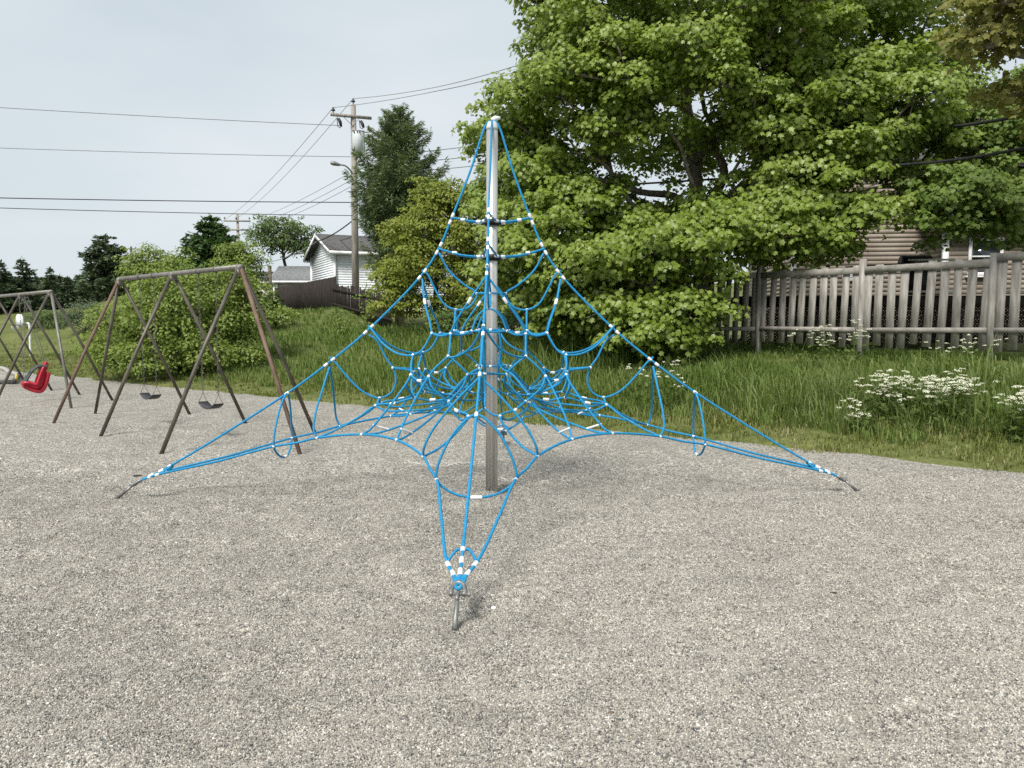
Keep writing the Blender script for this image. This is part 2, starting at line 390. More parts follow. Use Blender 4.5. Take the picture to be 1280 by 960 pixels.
ts = grade(-180, 800, -4, 34, .35, 1.1); ss = grade(-.01, 800, 0, 12, .22, 1.1)
ss = ss[ss >= 0]
TT, SS = np.meshgrid(ts, ss)
wob = .34 * (vnoise(TT, TT * 0, 1.1, 7) - .5) + .30 * (vnoise(TT, TT * 0, .45, 8) - .5)
SS2 = SS + wob * (1 - sstep(0, 2, SS))
X, Y = from_ts(TT, SS2); Z = height(X, Y)
Z[0, :] -= .05
terrain = sheet('terrain', X, Y, Z, M['turf']); tag(terrain, kind='structure')
STONE_DENSITY = 15000.0
# ------------------------------------------------------------------ the climbing net
POLE = V3(-.197, 7.50, 0)
ARM = {'l': V3(-3.460, -.248, 0) / 3.5, 'r': V3(3.513, -.036, 0) / 3.5, 'f': V3(-.107, -3.394, 0) / 3.5, 'b': V3(.085, 3.20, 0) / 3.5}
ORDER = ['l', 'f', 'r', 'b']
ND = {'R1': (.369, 0, 2.596), 'R2': (.494, 0, 2.306), 'R3': (.653, 0, 2.066), 'R4': (1.162, 0, 1.549), 'R5': (1.534, 0, 1.243), 'R6': (1.935, 0, .951),
      'RA': (3.09, 0, .245), 'N1': (.137, 0, 1.887), 'N2': (.337, 0, 1.736), 'S': (.339, .16, 1.538), 'P': (.524, .333, 1.516), 'V': (.696, .337, 1.321),
      'W': (.939, 0, 1.188), 'X': (1.068, 0, .903), 'X2': (1.083, .131, .843), 'U': (.692, .507, 1.150), 'H': (.714, .168, 1.166), 'K': (.345, .374, .955),
      'L': (.348, .386, .885), 'Y': (.690, .334, .929), 'B': (1.978, .284, .493), 'C': (1.544, .440, .588), 'D': (1.086, .722, .653), 'LB': (1.961, 0, .354),
      'RB': (3.10, .085, .215), 'TH': (3.30, 0, .15)}
def npos(n, i, j):
    """node n of the web, on the arm i, leaning to the side of the arm j"""
    u, v, z = ND[n] if isinstance(n, str) else n
    return POLE + ARM[i] * u + ARM[j] * v + V3(0, 0, z)
net = thing('climbing_net', 'tall blue rope pyramid climbing net on a steel pole in the middle of the gravel', 'climbing net', POLE)
RR = .0097
def rope(name, pts, sub=7, closed=False, r=RR):
    c = catmull(pts, sub, closed)
    b = MB(); b.tube(c, r, 7, closed); b.build(name, M['rope'], net, True); return c
def ferrule(name, c, d, L=.026, r=.0135, mat='clip'):
    c = np.asarray(c, float); d = unit(d); b = MB()
    b.tube([c - d * L / 2, c - d * L * .42, c + d * L * .42, c + d * L / 2], [r * .82, r, r, r * .82], 8); b.build(name, M[mat], net, True)
def lerp(a, b, t): return np.asarray(a, float) * (1 - t) + np.asarray(b, float) * t
def sagpt(a, b, t, dz): return lerp(a, b, t) + V3(0, 0, dz)

# pole: tube, domed cap with a pale fitting on top, rubber collars
b = MB(); b.tube([POLE + V3(0, 0, -.3), POLE + V3(.004, 0, 1.7), POLE + V3(.012, 0, 3.40)], [.0575, .0555, .054], 20); pole_o = b.build('pole', M['steel'], net, True)
ptop = POLE + V3(.012, 0, 3.40); b = MB()
b.tube([ptop, ptop + V3(0, 0, .022), ptop + V3(0, 0, .05), ptop + V3(0, 0, .075), ptop + V3(0, 0, .085)], [.056, .0565, .050, .036, .01], 20); b.build('pole_cap', M['cap'], net, True)
b = MB(); b.tube([ptop + V3(-.005, .03, .10), ptop + V3(.03, .04, .118), ptop + V3(.075, .045, .125)], [.02, .026, .012], 10); b.build('cap_lug', M['clip'], net, True)
for z in (2.555, 2.228):
    b = MB(); c = POLE + V3(.008, 0, z); b.tube([c - V3(0, 0, .022), c + V3(0, 0, .022)], [.088, .088], 20); b.tube([c - V3(0, 0, .035), c - V3(0, 0, .021)], [.066, .07], 20)
    b.build('rubber_collar', M['black'], net, True)

for q, i in enumerate(ORDER):
    nx, pv = ORDER[(q + 1) % 4], ORDER[(q + 3) % 4]
    N_ = lambda n, j=nx: npos(n, i, j)
    # ridge rope from the pole head down to the anchor
    top = ptop + V3(0, 0, .05)
    rid = [top + ARM[i] * .02 + V3(0, 0, .035), top + ARM[i] * .056] + [N_(k) for k in ('R1', 'R2', 'R3', 'R4', 'R5', 'R6', 'RA', 'TH')]
    c = catmull(rid[:2] + [lerp(rid[1], rid[2], .5) - ARM[i] * .012] + rid[2:], 8); b = MB(); b.tube(c, RR * 1.08, 7); b.build('ridge_rope', M['rope'], net, True)
    for k in ('R1', 'R2', 'R3', 'R4', 'R5', 'R6'):
        p = N_(k); m = int(np.argmin(np.linalg.norm(c - p, axis=1))); d = unit(c[min(m + 1, len(c) - 1)] - c[m - 1])
        for s in ((0,) if k == 'R6' else (-.042, .042) if k != 'R1' else (-.02, .05)): ferrule('rope_clamp', p + d * s, d, .044, .0145)
    # hoop lines in the plane of the ridge
    rope('hoop_rope', [N_('R2') - V3(0, 0, .04), N_((.40, 0, 2.10)), N_((.25, 0, 1.965)), N_('N1'), N_((.18, 0, 1.79)), N_((.25, 0, 1.742)), N_('N2'), N_((.44, 0, 1.78)), N_((.55, 0, 1.96)), N_((.60, 0, 2.06)), N_('R3') + V3(0, 0, .04)], 5)
    rope('hoop_rope', [N_('R4') - V3(0, 0, .05), N_((1.09, 0, 1.45)), N_((1.0, 0, 1.275)), N_('W'), N_((.912, 0, 1.06)), N_((.96, 0, .95)), N_('X'), N_((1.22, 0, .96)), N_((1.40, 0, 1.14)), N_((1.475, 0, 1.235)), N_('R5') + V3(0, 0, .045)], 5)
    # hanging loop at the foot of the ridge
    rope('loop_rope', [N_('R6'), N_((1.95, .13, .86)), N_((1.97, .25, .66)), N_('B'), N_((1.968, .17, .39)), N_('LB'), N_((1.968, .17, .39), pv), N_('B', pv), N_((1.97, .25, .66), pv), N_((1.95, .13, .86), pv)], 5, True)
    ferrule('rope_sleeve', N_('LB'), ARM[nx] - ARM[pv], .085, .0145)
    # links across the ridge
    if i == 'l': rope('link_rope', [N_('V'), N_((.69, 0, 1.312)), N_('V', pv)], 4)
    rope('link_rope', [N_('S'), N_((.335, 0, 1.528)), N_('S', pv)], 4)
    rope('link_rope', [N_('X2'), N_((1.078, .07, .856)), N_('X'), N_((1.078, .07, .856), pv), N_('X2', pv)], 4)
    rope('link_rope', [N_('H'), N_((.80, .085, 1.175)), N_('W'), N_((.80, .085, 1.175), pv), N_('H', pv)], 4)
    rope('arch_rope', [N_('S'), N_((.335, .11, 1.66)), N_((.336, .05, 1.722)), N_('N2'), N_((.336, .05, 1.722), pv), N_((.335, .11, 1.66), pv), N_('S', pv)], 5)
    for k in ('N1', 'N2', 'W', 'X'): ferrule('cross_clip', N_(k), ARM[nx] - ARM[pv], .024, .0132)
    # foot: three ropes bound together, thimble, shackle, ground rod
    for j in (nx, pv):
        rope('binding_rope', [npos('RB', i, j), npos((3.055, .066, .243), i, j), npos((3.02, .03, .272), i, j), lerp(N_('RA'), N_('R6'), .035)], 5, r=RR * .95)
    an = POLE + ARM[i] * 3.5; ax = unit(ARM[i]); up = unit(N_('RA') - an); side = unit(np.cross(ax, up)); th = N_('TH')
    for j in (nx, pv):
        a0 = npos('RB', i, j); a1 = lerp(a0, th, .45)
        for f in (.08, .5): ferrule('rope_sleeve', lerp(a0, th + side * .0, f), th - a0, .046, .0148)
        rope('thimble_loop', [lerp(a0, th, .55), lerp(a0, th, .8) + up * .005 + side * .012, th - up * .02 + side * .016, th - up * .03, th - up * .02 - side * .014, lerp(a0, th, .8) - up * .004 - side * .012, lerp(a0, th, .6)], 4, r=RR)
    for f in (.12, .55): ferrule('rope_sleeve', lerp(N_('RA'), th, f), th - N_('RA'), .05, .0148)
    ferrule('rope_sleeve', N_('RA') + (N_('R6') - N_('RA')) * .045, N_('R6') - N_('RA'), .03, .0145)
    sh = th - up * .045; b = MB(); arc = [sh + side * .038 * cos(t) + up * (.062 * sin(t)) for t in np.linspace(-.5, pi + .5, 14)]
    b.tube(arc, .013, 8); b.build('shackle', M['galv'], net, True)
    b = MB(); pin = sh - up * .022; b.tube([pin - side * .07, pin - side * .062, pin - side * .058, pin + side * .05], [.016, .018, .009, .009], 8); b.build('shackle_pin', M['galv'], net, True)
    b = MB(); e0 = pin - up * .012
    b.tube([e0 + up * .022 * cos(t) + ax * .022 * sin(t) for t in np.linspace(0, 2 * pi, 12)[:-1]], .011, 7, True)
    b.tube([e0 - up * .02, lerp(e0, an, .5), an - V3(0, 0, .02) + ax * .03], [.0135, .0135, .016], 9)
    b.build('anchor_rod', M['galv'], net, True)

    # the web between this arm and the next (both halves of the quarter)
    for (a, o) in ((i, nx), (nx, i)):
        n_ = lambda k, a=a, o=o: npos(k, a, o)
        rope('drop_rope', [n_('R3') - V3(0, 0, .045), n_((.61, .16, 1.80)), n_((.545, .29, 1.61)), n_('P')], 6)
        ferrule('rope_sleeve', n_((.61, .155, 1.805)), n_('R3') - n_('P'), .062, .0145)
        rope('swag_rope', [n_('R4') + V3(0, 0, .035), n_((1.0, .11, 1.41)), n_((.84, .245, 1.328)), n_('V'), n_((.62, .335, 1.36)), n_('P')], 5)
        rope('web_rope', [n_('V'), n_((.698, .43, 1.24)), n_('U'), n_((.79, .60, .98)), n_((.95, .69, .77)), n_((1.02, .715, .69)), n_('D')], 5)
        rope('web_rope', [n_('V'), n_((.712, .245, 1.25)), n_('H'), n_((.62, .16, 1.05)), n_((.48, .25, .975)), n_('K'), n_((.50, .46, 1.0)), n_((.64, .52, 1.08)), n_('U')], 5)
        rope('web_rope', [n_('H'), n_((.732, .21, 1.06)), n_((.715, .28, .98)), n_('Y'), n_((.712, .40, .98)), n_((.735, .475, 1.06)), n_('U')], 5)
        rope('web_rope', [n_('K'), n_((.42, .345, .915)), n_((.54, .34, .905)), n_('Y'), n_((.88, .25, .875)), n_('X2'), n_((1.22, .20, .745)), n_((1.42, .33, .635)), n_('C')], 5)
        rope('web_rope', [n_('X2'), n_((.98, .185, .80)), n_((.72, .27, .81)), n_((.50, .34, .835)), n_('L'), n_((.50, .46, .81)), n_((.80, .60, .70)), n_((.98, .685, .655)), n_('D')], 5)
        rope('side_rope', [n_('R5') - V3(0, 0, .045), n_((1.55, .18, 1.02)), n_((1.575, .36, .80)), n_((1.575, .43, .66)), n_('C')], 6)
        ferrule('rope_sleeve', n_((.90, .247, .873)), n_('Y') - n_('X2'), .058, .0145)
        ferrule('rope_sleeve', lerp(n_('K'), n_('Y'), .5) + V3(0, 0, -.028), n_('K') - n_('Y'), .055, .0145)
        ba, bb = n_((.985, .70, .73)), n_((.86, .625, .678)); ferrule('spacer_bar', (ba + bb) / 2, ba - bb, np.linalg.norm(ba - bb) + .02, .0095)
        for k, f in (('S', 'P'), ('P', 'R3'), ('V', 'P'), ('U', 'V'), ('H', 'V'), ('Y', 'K'), ('X2', 'X'), ('B', 'R6'), ('C', 'D'), ('D', 'C')):
            ferrule('cross_clip', n_(k), n_(f) - n_(k), .022, .0132)
        rope('link_rope', [n_('S'), n_((.40, .235, 1.505)), n_((.46, .29, 1.503)), n_('P')], 4)
    A_ = lambda k: npos(k, i, nx); B_ = lambda k: npos(k, nx, i)
    for (k, dz, nm) in (('P', -.022, 0), ('U', -.045, 1), ('S', -.02, 1)):
        a, c = A_(k), B_(k); rope('link_rope', [a, sagpt(a, c, .3, dz * .8), sagpt(a, c, .5, dz), sagpt(a, c, .7, dz * .8), c], 4)
        if nm: ferrule('rope_sleeve', sagpt(a, c, .5, dz), c - a, .055, .0145)
    km, lm = (A_('K') + B_('K')) / 2, (A_('L') + B_('L')) / 2
    rope('link_rope', [km + V3(0, 0, .02), lm - V3(0, 0, .02)], 2)
    for p in (km, lm): ferrule('knot_clip', p, V3(0, 0, 1), .026, .0135)
    # perimeter rope along the bottom, anchor to anchor
    per = [npos('TH', i, nx), A_('RB'), lerp(A_('RB'), A_('B'), .5) - V3(0, 0, .012), A_('B'), lerp(A_('B'), A_('C'), .5) - V3(0, 0, .008), A_('C'), A_('D'), B_('D'), B_('C'), lerp(B_('B'), B_('C'), .5) - V3(0, 0, .008), B_('B'), lerp(B_('RB'), B_('B'), .5) - V3(0, 0, .012), B_('RB'), npos('TH', nx, i)]
    c = catmull(per, 6); b = MB(); b.tube(c, RR * 1.08, 7); b.build('perimeter_rope', M['rope'], net, True)
    # the two short rings of rope strung round the pole
    for (zz, uu, vv, zc, un) in ((ND['R1'][2], .20, .035, -.045, .094), (ND['R2'][2], .28, .05, -.078, .094)):
        a = POLE + ARM[i] * (.369 if zz > 2.5 else .50) + V3(0, 0, zz); d_ = POLE + ARM[nx] * (.369 if zz > 2.5 else .50) + V3(0, 0, zz)
        pts = [a, POLE + ARM[i] * uu + ARM[nx] * vv + V3(0, 0, zz + zc * .8), POLE + (ARM[i] + ARM[nx]) * .078 + V3(0, 0, zz + zc), POLE + ARM[nx] * uu + ARM[i] * vv + V3(0, 0, zz + zc * .8), d_]
        rope('ring_rope', pts, 6)
        for w, (e1, e2) in enumerate(((i, nx), (nx, i))):
            ferrule('ring_sleeve', POLE + ARM[e1] * (uu + .065) + ARM[e2] * vv * .6 + V3(0, 0, zz + zc * .52), ARM[e1], .042, .0145)
            ferrule('ring_sleeve', POLE + ARM[e1] * .115 + ARM[e2] * .06 + V3(0, 0, zz + zc * .98), ARM[e1] - ARM[e2] * .6, .045, .0145)
for (z, u) in ((1.545, .112), (1.205, .137)):                             # small rope hoops tied round the pole, with stays to the inner web
    rope('pole_ring_rope', [npos((u, 0, z), i, i) for i in ORDER], 8, True)
    for q, i in enumerate(ORDER): ferrule('hoop_clip', npos((u, 0, z), i, i), ARM[ORDER[(q + 1) % 4]], .026, .0135)
for q, i in enumerate(ORDER):
    j = ORDER[(q + 1) % 4]; km = (npos('K', i, j) + npos('K', j, i)) / 2; hub = POLE + (ARM[i] + ARM[j]) * .09 + V3(0, 0, 1.205); s0 = POLE + (ARM[i] + ARM[j]) * .075 + V3(0, 0, 1.545)
    rope('stay_rope', [s0, lerp(s0, hub, .5) + (ARM[i] + ARM[j]) * .012, hub, lerp(hub, km, .45) + V3(0, 0, .035), km], 5)
rope('pole_ring_rope', [npos((.137 * cos(0), 0, 1.887), i, i) for i in ORDER], 8, True)

# ------------------------------------------------------------------ swing sets
def swing_set(name, label, first, step, bays, H, mats, spread=1.1, brace=1.15):
    """first: ground point under the near end of the top beam; step: one bay along the beam"""
    first = np.array([*first, 0.]); step = np.array([*step, 0.]); ux = unit(step); un = V3(-ux[1], ux[0], 0)
    if un[1] > 0: un = -un                                        # un points to the viewer's side
    root = thing(name, label, 'swing set', first, 'swing set frames on the gravel')
    a = first + V3(0, 0, H); e = first + step * bays + V3(0, 0, H)
    bm = MB(); bm.tube([a - ux * .06, e + ux * .06], .036, 12); bm.build('beam', M[mats['beam']], root, True)
    for k in range(bays + 1):
        p = first + step * k; t = p + V3(0, 0, H - .02)
        f = MB(); f.tube([t - ux * .045, t + ux * .045], .052, 12); f.box(t - V3(0, 0, .05), (.07, .10, .07), ux, un, V3(0, 0, 1)); f.build('clamp', M[mats['beam']], root, True)
        for s in (1, -1):
            foot = p + un * spread * s
            l = MB(); l.tube([t + un * .035 * s - V3(0, 0, .03), lerp(t, foot, .5) + un * .02 * s, foot - V3(0, 0, .05)], .0265, 10)
            l.build('leg', M['rust' if (k == bays and s > 0 and bays == 2) else mats['front'] if s > 0 else mats['back']], root, True)
    for (p, s) in ((first, -1), (first + step * bays, 1)):
        t = p + V3(0, 0, H - .03); foot = p + ux * s * brace
        l = MB(); l.tube([t + ux * .04 * s, foot - V3(0, 0, .05)], .0265, 10); l.build('brace_leg', M[mats['brace0'] if s < 0 else mats['brace1']], root, True)
    return root, ux, un
sw1, u1, n1 = swing_set('swing_set', 'brown two-bay swing set frame whose reddish end leg stands behind the left net rope', (-3.63, 10.6), (-1.51, 1.43), 2, 2.36,
    dict(beam='greyp', front='bronze', back='bronze', brace0='rust', brace1='bronze'), 1.13, 1.42)
sw2, u2, n2 = swing_set('swing_set', 'dull brown swing set frame at the far left edge carrying the red seat', (-9.15, 15.72), (-1.46, 1.40), 3, 2.24,
    dict(beam='greyp', front='bronze', back='bronze', brace0='greyp', brace1='bronze'), 1.1, .95)

def chain(p, q, mat, parent, name='chain'):
    """links of alternating turn along a straight hang"""
    p, q = np.asarray(p, float), np.asarray(q, float); L = np.linalg.norm(q - p); d = (q - p) / L
    a = unit(np.cross(d, V3(.6, .8, 0))); c = np.cross(d, a); n = int(L / .05); b = MB()
    for k in range(n):
        o = p + d * (k + .5) * L / n; s = a if k % 2 else c; h = .033; w = .0105
        b.tube([o - d * h + s * 0, o - d * h * .6 + s * w, o + d * h * .6 + s * w, o + d * h, o + d * h * .6 - s * w, o - d * h * .6 - s * w], .0032, 4, True)
    return b.build(name, M[mat], parent, True)

def belt_swing(label, first, step, t, H, z, ux, un, half=.235, yaw=0.):
    c = np.array([*(np.array(first) + np.array(step) * t), 0.])
    root = thing('belt_swing', label, 'swing', c + V3(0, 0, z), 'belt swings hanging in the near swing set')
    hw = .24; b = MB(); prof = []
    for k in np.linspace(-1, 1, 13): prof.append((k * hw, .075 * k * k))
    dx = unit(ux * cos(yaw) + un * sin(yaw)); dy = unit(np.cross(V3(0, 0, 1), dx))
    top = np.array([c + dx * x + dy * .075 * s + V3(0, 0, z + y) for (x, y) in prof for s in (-1, 1)])
    bot = top - V3(0, 0, .014); k = len(prof); v = np.concatenate([top, bot]); q = []
    for i in range(k - 1):
        a_, b_, c_, d_ = 2 * i, 2 * i + 1, 2 * i + 3, 2 * i + 2
        q += [(a_, b_, c_, d_), (2 * k + d_, 2 * k + c_, 2 * k + b_, 2 * k + a_), (a_, d_, 2 * k + d_, 2 * k + a_), (c_, b_, 2 * k + b_, 2 * k + c_)]
    q += [(0, 2 * k, 2 * k + 1, 1), (2 * k - 2, 2 * k - 1, 4 * k - 1, 4 * k - 2)]
    b.add(v, q); b.build('seat', M['seat'], root, True)
    for s in (-1, 1):
        e = c + dx * hw * s + V3(0, 0, z + .075); up = e + V3(0, 0, .13)
        tb = MB(); tb.tube([up, e + dy * .062 + V3(0, 0, .0), e - dy * .062 + V3(0, 0, .0)], .006, 6, True); tb.build('triangle_ring', M['chain'], root, True)
        hang = c + ux * (hw + .03) * s + V3(0, 0, H - .07)
        chain(up, hang, 'chain', root)
        h = MB(); h.tube([hang + V3(0, 0, .07) + un * .042 * cos(a) + V3(0, 0, 1) * .045 * sin(a) for a in np.linspace(0, 2 * pi, 10)[:-1]], .008, 6, True)
        h.tube([hang + V3(0, 0, -.01), hang + V3(0, 0, .03)], .01, 6); h.build('hanger', M['chain'], root, True)
    return root
belt_swing('black belt swing hanging nearer, in the bay beside the reddish end leg', (-3.63, 10.6), (-1.51, 1.43), .46, 2.36, .40, u1, n1)
belt_swing('black belt swing hanging farther, in the bay before the leafy bush', (-3.63, 10.6), (-1.51, 1.43), 1.47, 2.36, .40, u1, n1)

def sheet_solid(mb, prof, width_f, c, dx, dy, thick):
    """a bent plate: profile (x,z) swept sideways, with raised side wings"""
    n = len(prof); rows = []
    P = np.array(prof, float); tan = np.gradient(P, axis=0); tan /= np.linalg.norm(tan, axis=1)[:, None]; nor = np.stack([-tan[:, 1], tan[:, 0]], 1)
    sec = [(-1, .07), (-.94, .075), (-.8, .02), (0, 0), (.8, .02), (.94, .075), (1, .07)]
    m = len(sec)
    def pt(i, s, lift, off):
        w = width_f(i / (n - 1)); x, z = P[i] + nor[i] * (lift * w[1] - off)
        return c + dx * x + dy * s * w[0] + V3(0, 0, z)
    A = [pt(i, s, l, 0) for i in range(n) for (s, l) in sec]; B = [pt(i, s * 1.03, l, thick) for i in range(n) for (s, l) in sec]
    v = np.array(A + B); o = n * m; q = []
    for i in range(n - 1):
        for j in range(m - 1):
            a, b, d, e = i * m + j, i * m + j + 1, (i + 1) * m + j + 1, (i + 1) * m + j
            q += [(a, b, d, e), (o + e, o + d, o + b, o + a)]
        for j in (0, m - 1):
            a, e = i * m + j, (i + 1) * m + j; q.append((a, e, o + e, o + a) if j == 0 else (e, a, o + a, o + e))
    for i in (0, n - 1):
        for j in range(m - 1):
            a, b = i * m + j, i * m + j + 1; q.append((b, a, o + a, o + b) if i == 0 else (a, b, o + b, o + a))
    mb.add(v, q)
# red moulded chair swing
shr = lambda l: [(x * .86, .22 + (z - .22) * .86) for x, z in l]
cs = at(45, 470, 16.3)
chair = thing('chair_swing', 'large red moulded chair swing with a dark foam harness, far left', 'swing', (cs[0], cs[1], .25))
cd = unit(V3(.80, .60, 0)); cy = V3(-cd[1], cd[0], 0); cc = V3(cs[0], cs[1], 0)
prof = shr([(-.27, .355), (-.25, .40), (-.17, .385), (-.08, .33), (.0, .30), (.07, .345), (.10, .43), (.13, .53), (.155, .62), (.185, .72), (.215, .81), (.235, .87), (.255, .885)])
b = MB(); sheet_solid(b, prof, lambda t: (.172 + .026 * sin(pi * min(1, t * 1.5)) - .10 * max(0, t - .75) / .25, .55 + .75 * sin(pi * min(1, max(0, t * 1.05)))), cc, cd, cy, .045); b.build('seat_shell', M['red'], chair, True)
b = MB(); under = [cc + cd * x + V3(0, 0, z) for x, z in shr([(-.27, .36), (-.2, .31), (-.05, .235), (.06, .215), (.13, .27), (.2, .44), (.25, .66)])]
for s in (-.1, .1): b.tube(np.array(catmull(under, 5)) + cy * s, .045, 8)
b.build('seat_underside', M['red'], chair, True)
for s in (-1, 1):
    b = MB(); b.tube(catmull([cc + cd * x + cy * s * .13 + V3(0, 0, z) for x, z in shr([(.23, .80), (.14, .825), (.03, .80), (-.08, .71), (-.15, .60), (-.22, .47), (-.25, .41)])], 5), .024, 8); b.build('harness_bar', M['harness'], chair, True)
b = MB(); b.tube([cc + cd * -.07 + cy * -.13 + V3(0, 0, .64), cc + cd * -.07 + cy * .13 + V3(0, 0, .64)], .022, 8); b.build('harness_buckle', M['harness'], chair, True)
bc = np.array([*(np.array((-9.15, 15.72)) + np.array((-1.46, 1.40)) * .85), 2.2])
for s in (-1, 1):
    chain(cc + cd * .18 + cy * s * .14 + V3(0, 0, .72), bc + u2 * s * .2 + V3(0, 0, -.02), 'chain', chair)
    chain(cc + cd * -.205 + cy * s * .14 + V3(0, 0, .39), bc + u2 * s * .2 + cd * -.06 + V3(0, 0, -.02), 'chain', chair)
# black toddler bucket
bk = np.array([*(np.array((-9.15, 15.72)) + np.array((-1.46, 1.40)) * 2.86), 0.])
bucket = thing('bucket_swing', 'black toddler bucket swing hanging in the farther bay of the left frame', 'swing', bk + V3(0, 0, .72))
b = MB(); ring = lambda z, r: [bk + u2 * r * cos(a) + n2 * r * .82 * sin(a) + V3(0, 0, z) for a in np.linspace(0, 2 * pi, 17)[:-1]]
for (z0, z1, r0, r1) in ((.72, .80, .10, .135), (.80, .98, .135, .145)):
    A = ring(z0, r0); B = ring(z1, r1); C = ring(z1, r1 - .014); D = ring(z0, r0 - .014); v = np.array(A + B + C + D); q = []
    for j in range(16):
        k = (j + 1) % 16
        if z0 > .75 and j in (3, 4, 11, 12): continue                      # leg openings
        q += [(j, k, 16 + k, 16 + j), (16 + j, 16 + k, 32 + k, 32 + j), (48 + k, 48 + j, 32 + j, 32 + k)]
    b.add(v, q)
b.tube(ring(1.0, .142), .02, 7, True); b.tube(ring(.72, .095), .014, 6, True); b.build('bucket', M['black'], bucket, True)
b = MB(); b.box(bk + V3(0, 0, .725), (.19, .15, .02), u2, n2); b.build('bucket_floor', M['black'], bucket)
for s in (-1, 1): chain(bk + u2 * .14 * s + V3(0, 0, 1.0), bk + u2 * .16 * s + V3(0, 0, 2.2), 'chain', bucket)

# ------------------------------------------------------------------ bits on the ground at the left
kp = [at(-130, 452, 31.5), at(-40, 456, 30), at(0, 460, 28.4), at(12, 466, 25.9), at(24, 469, 24.6)]
kp = catmull([V3(p[0], p[1], .0) for p in kp], 6); b = MB()
for i in range(len(kp) - 1): b.bar(kp[i] + V3(0, 0, .02), kp[i + 1] + (kp[i + 1] - kp[i]) * .02 + V3(0, 0, .02), .13, .12)
tag(b.build('kerb', M['concrete'], None, False, kp[0]), 'pale curved concrete kerb between gravel and lawn at the left edge', 'kerb')
e0 = at(-40, 478, 21.2); e1 = at(17, 478, 21.0); e0[2] = e1[2] = .05; e2 = at(24, 470, 24.2); e2[2] = .05
b = MB(); b.bar(e0, e1, .09, .12); b.bar(e1, e2, .09, .12); edging = b.build('play_edging', M['greyplastic'], None, False, e1); tag(edging, 'low dark grey plastic edging lying on gravel beyond the red seat', 'edging')
mk = at(20, 473, 21.5); b = MB(); b.tube([V3(mk[0], mk[1], -.02), V3(mk[0] + .015, mk[1], .16), V3(mk[0] + .02, mk[1], .24)], [.045, .04, .02], 8)
tag(b.build('marker_peg', M['yellow'], None, True, (mk[0], mk[1], 0)), 'small yellow peg standing at the end of the dark edging', 'peg')

# basketball hoop on a gooseneck post, and its strip of court
hp = at(38.5, 446, 55); gz = hz(hp[0], hp[1]); hoop = thing('basketball_hoop', 'white gooseneck basketball hoop on the far lawn', 'basketball hoop', (hp[0], hp[1], gz))
zt = at(38, 404, 55)[2]; arm = at(26, 404, 55)
b = MB(); b.tube(catmull([V3(hp[0], hp[1], gz - .1), V3(hp[0], hp[1], gz + 1.2), V3(hp[0], hp[1], zt - .15), V3(hp[0] - .06, hp[1], zt - .03), V3(hp[0] - .2, hp[1], zt), V3(arm[0] + .1, hp[1], zt), V3(arm[0], hp[1], zt)], 6), .075, 10); b.build('post', M['white'], hoop, True)
bd = unit(V3(-.5, -.87, 0)); bs = V3(-bd[1], bd[0], 0); bc = V3(arm[0], hp[1], zt) + bd * .05
poly = [bc + bs * x + V3(0, 0, z) for x, z in ((-.30, -.28), (.30, -.28), (.46, .1), (.42, .42), (.22, .62), (-.22, .62), (-.42, .42), (-.46, .1))]
b = MB(); b.prism(poly, bd * .05); b.build('backboard', M['white'], hoop)
b = MB(); rc = bc + bd * .36 - V3(0, 0, .16); b.tube([rc + bd * .23 * cos(a) + bs * .23 * sin(a) for a in np.linspace(0, 2 * pi, 17)[:-1]], .014, 6, True); b.box(bc + bd * .09 - V3(0, 0, .16), (.1, .12, .05), bd, bs); b.build('rim', M['rust'], hoop, True)
b = MB()
for k in range(10):
    a0 = 2 * pi * k / 10; b.tube([rc + .23 * (bd * cos(a0) + bs * sin(a0)), rc + .12 * (bd * cos(a0 + .6) + bs * sin(a0 + .6)) - V3(0, 0, .4)], .006, 4)
    b.tube([rc + .23 * (bd * cos(a0) + bs * sin(a0)), rc + .12 * (bd * cos(a0 - .6) + bs * sin(a0 - .6)) - V3(0, 0, .4)], .006, 4)
b.build('basket_net', M['white'], hoop)
cx = np.linspace(-75, hp[0] - .1, 30); cyy = np.linspace(53.5, 57.5, 8); X, Y = np.meshgrid(cx, cyy); court = sheet('court', X, Y, height(X, Y) + .03, M['asphalt']); tag(court, kind='structure')

# small things lying on the gravel
def speck(name, label, cat, px, py, mat, r, sq=(1, .6, .3)):
    a = (px - 640) / FOC; bb = (480 - py) / FOC; d = V3(a, cos(PITCH) + bb * sin(PITCH), -sin(PITCH) + bb * cos(PITCH)); p = d * (-EYE / d[2]) + V3(0, 0, EYE)
    z = float(gravel_h(np.array([p[0]]), np.array([p[1]]))[0]) - .01; p[2] = z
    b = MB(); b.sphere(p + V3(0, 0, r * sq[2] * .6), [r * s for s in sq], 9, 6); o = b.build(name, M[mat], None, True, p)
    return tag(o, label, cat)
speck('pebble', 'single larger pale pebble on the gravel right of the front anchor', 'pebble', 617, 749, 'clip', .017, (1, .7, .6))
speck('dead_leaf', 'dark dead leaf lying on gravel behind the left anchor', 'leaf', 172, 592, 'scrap', .052, (1, .5, .15))
speck('dead_leaf', 'thin dark dead leaf on open gravel at the lower right', 'leaf', 1040, 741, 'scrap', .026, (1.2, .35, .2))
speck('dead_leaf', 'reddish dead leaf on the gravel in the bottom left foreground', 'leaf', 330, 941, 'rust', .012, (1, .7, .4))
speck('twig', 'thin pale twig lying on the gravel right of the front anchor', 'twig', 846, 713, 'util', .045, (1.3, .10, .10))
speck('twig', 'short pale twig on the bottom foreground gravel below the front anchor', 'twig', 785, 927, 'util', .022, (1.2, .22, .2))
speck('dead_leaf', 'small brown dead leaf on gravel at the bottom centre right', 'leaf', 764, 892, 'rust', .014, (1, .5, .4))
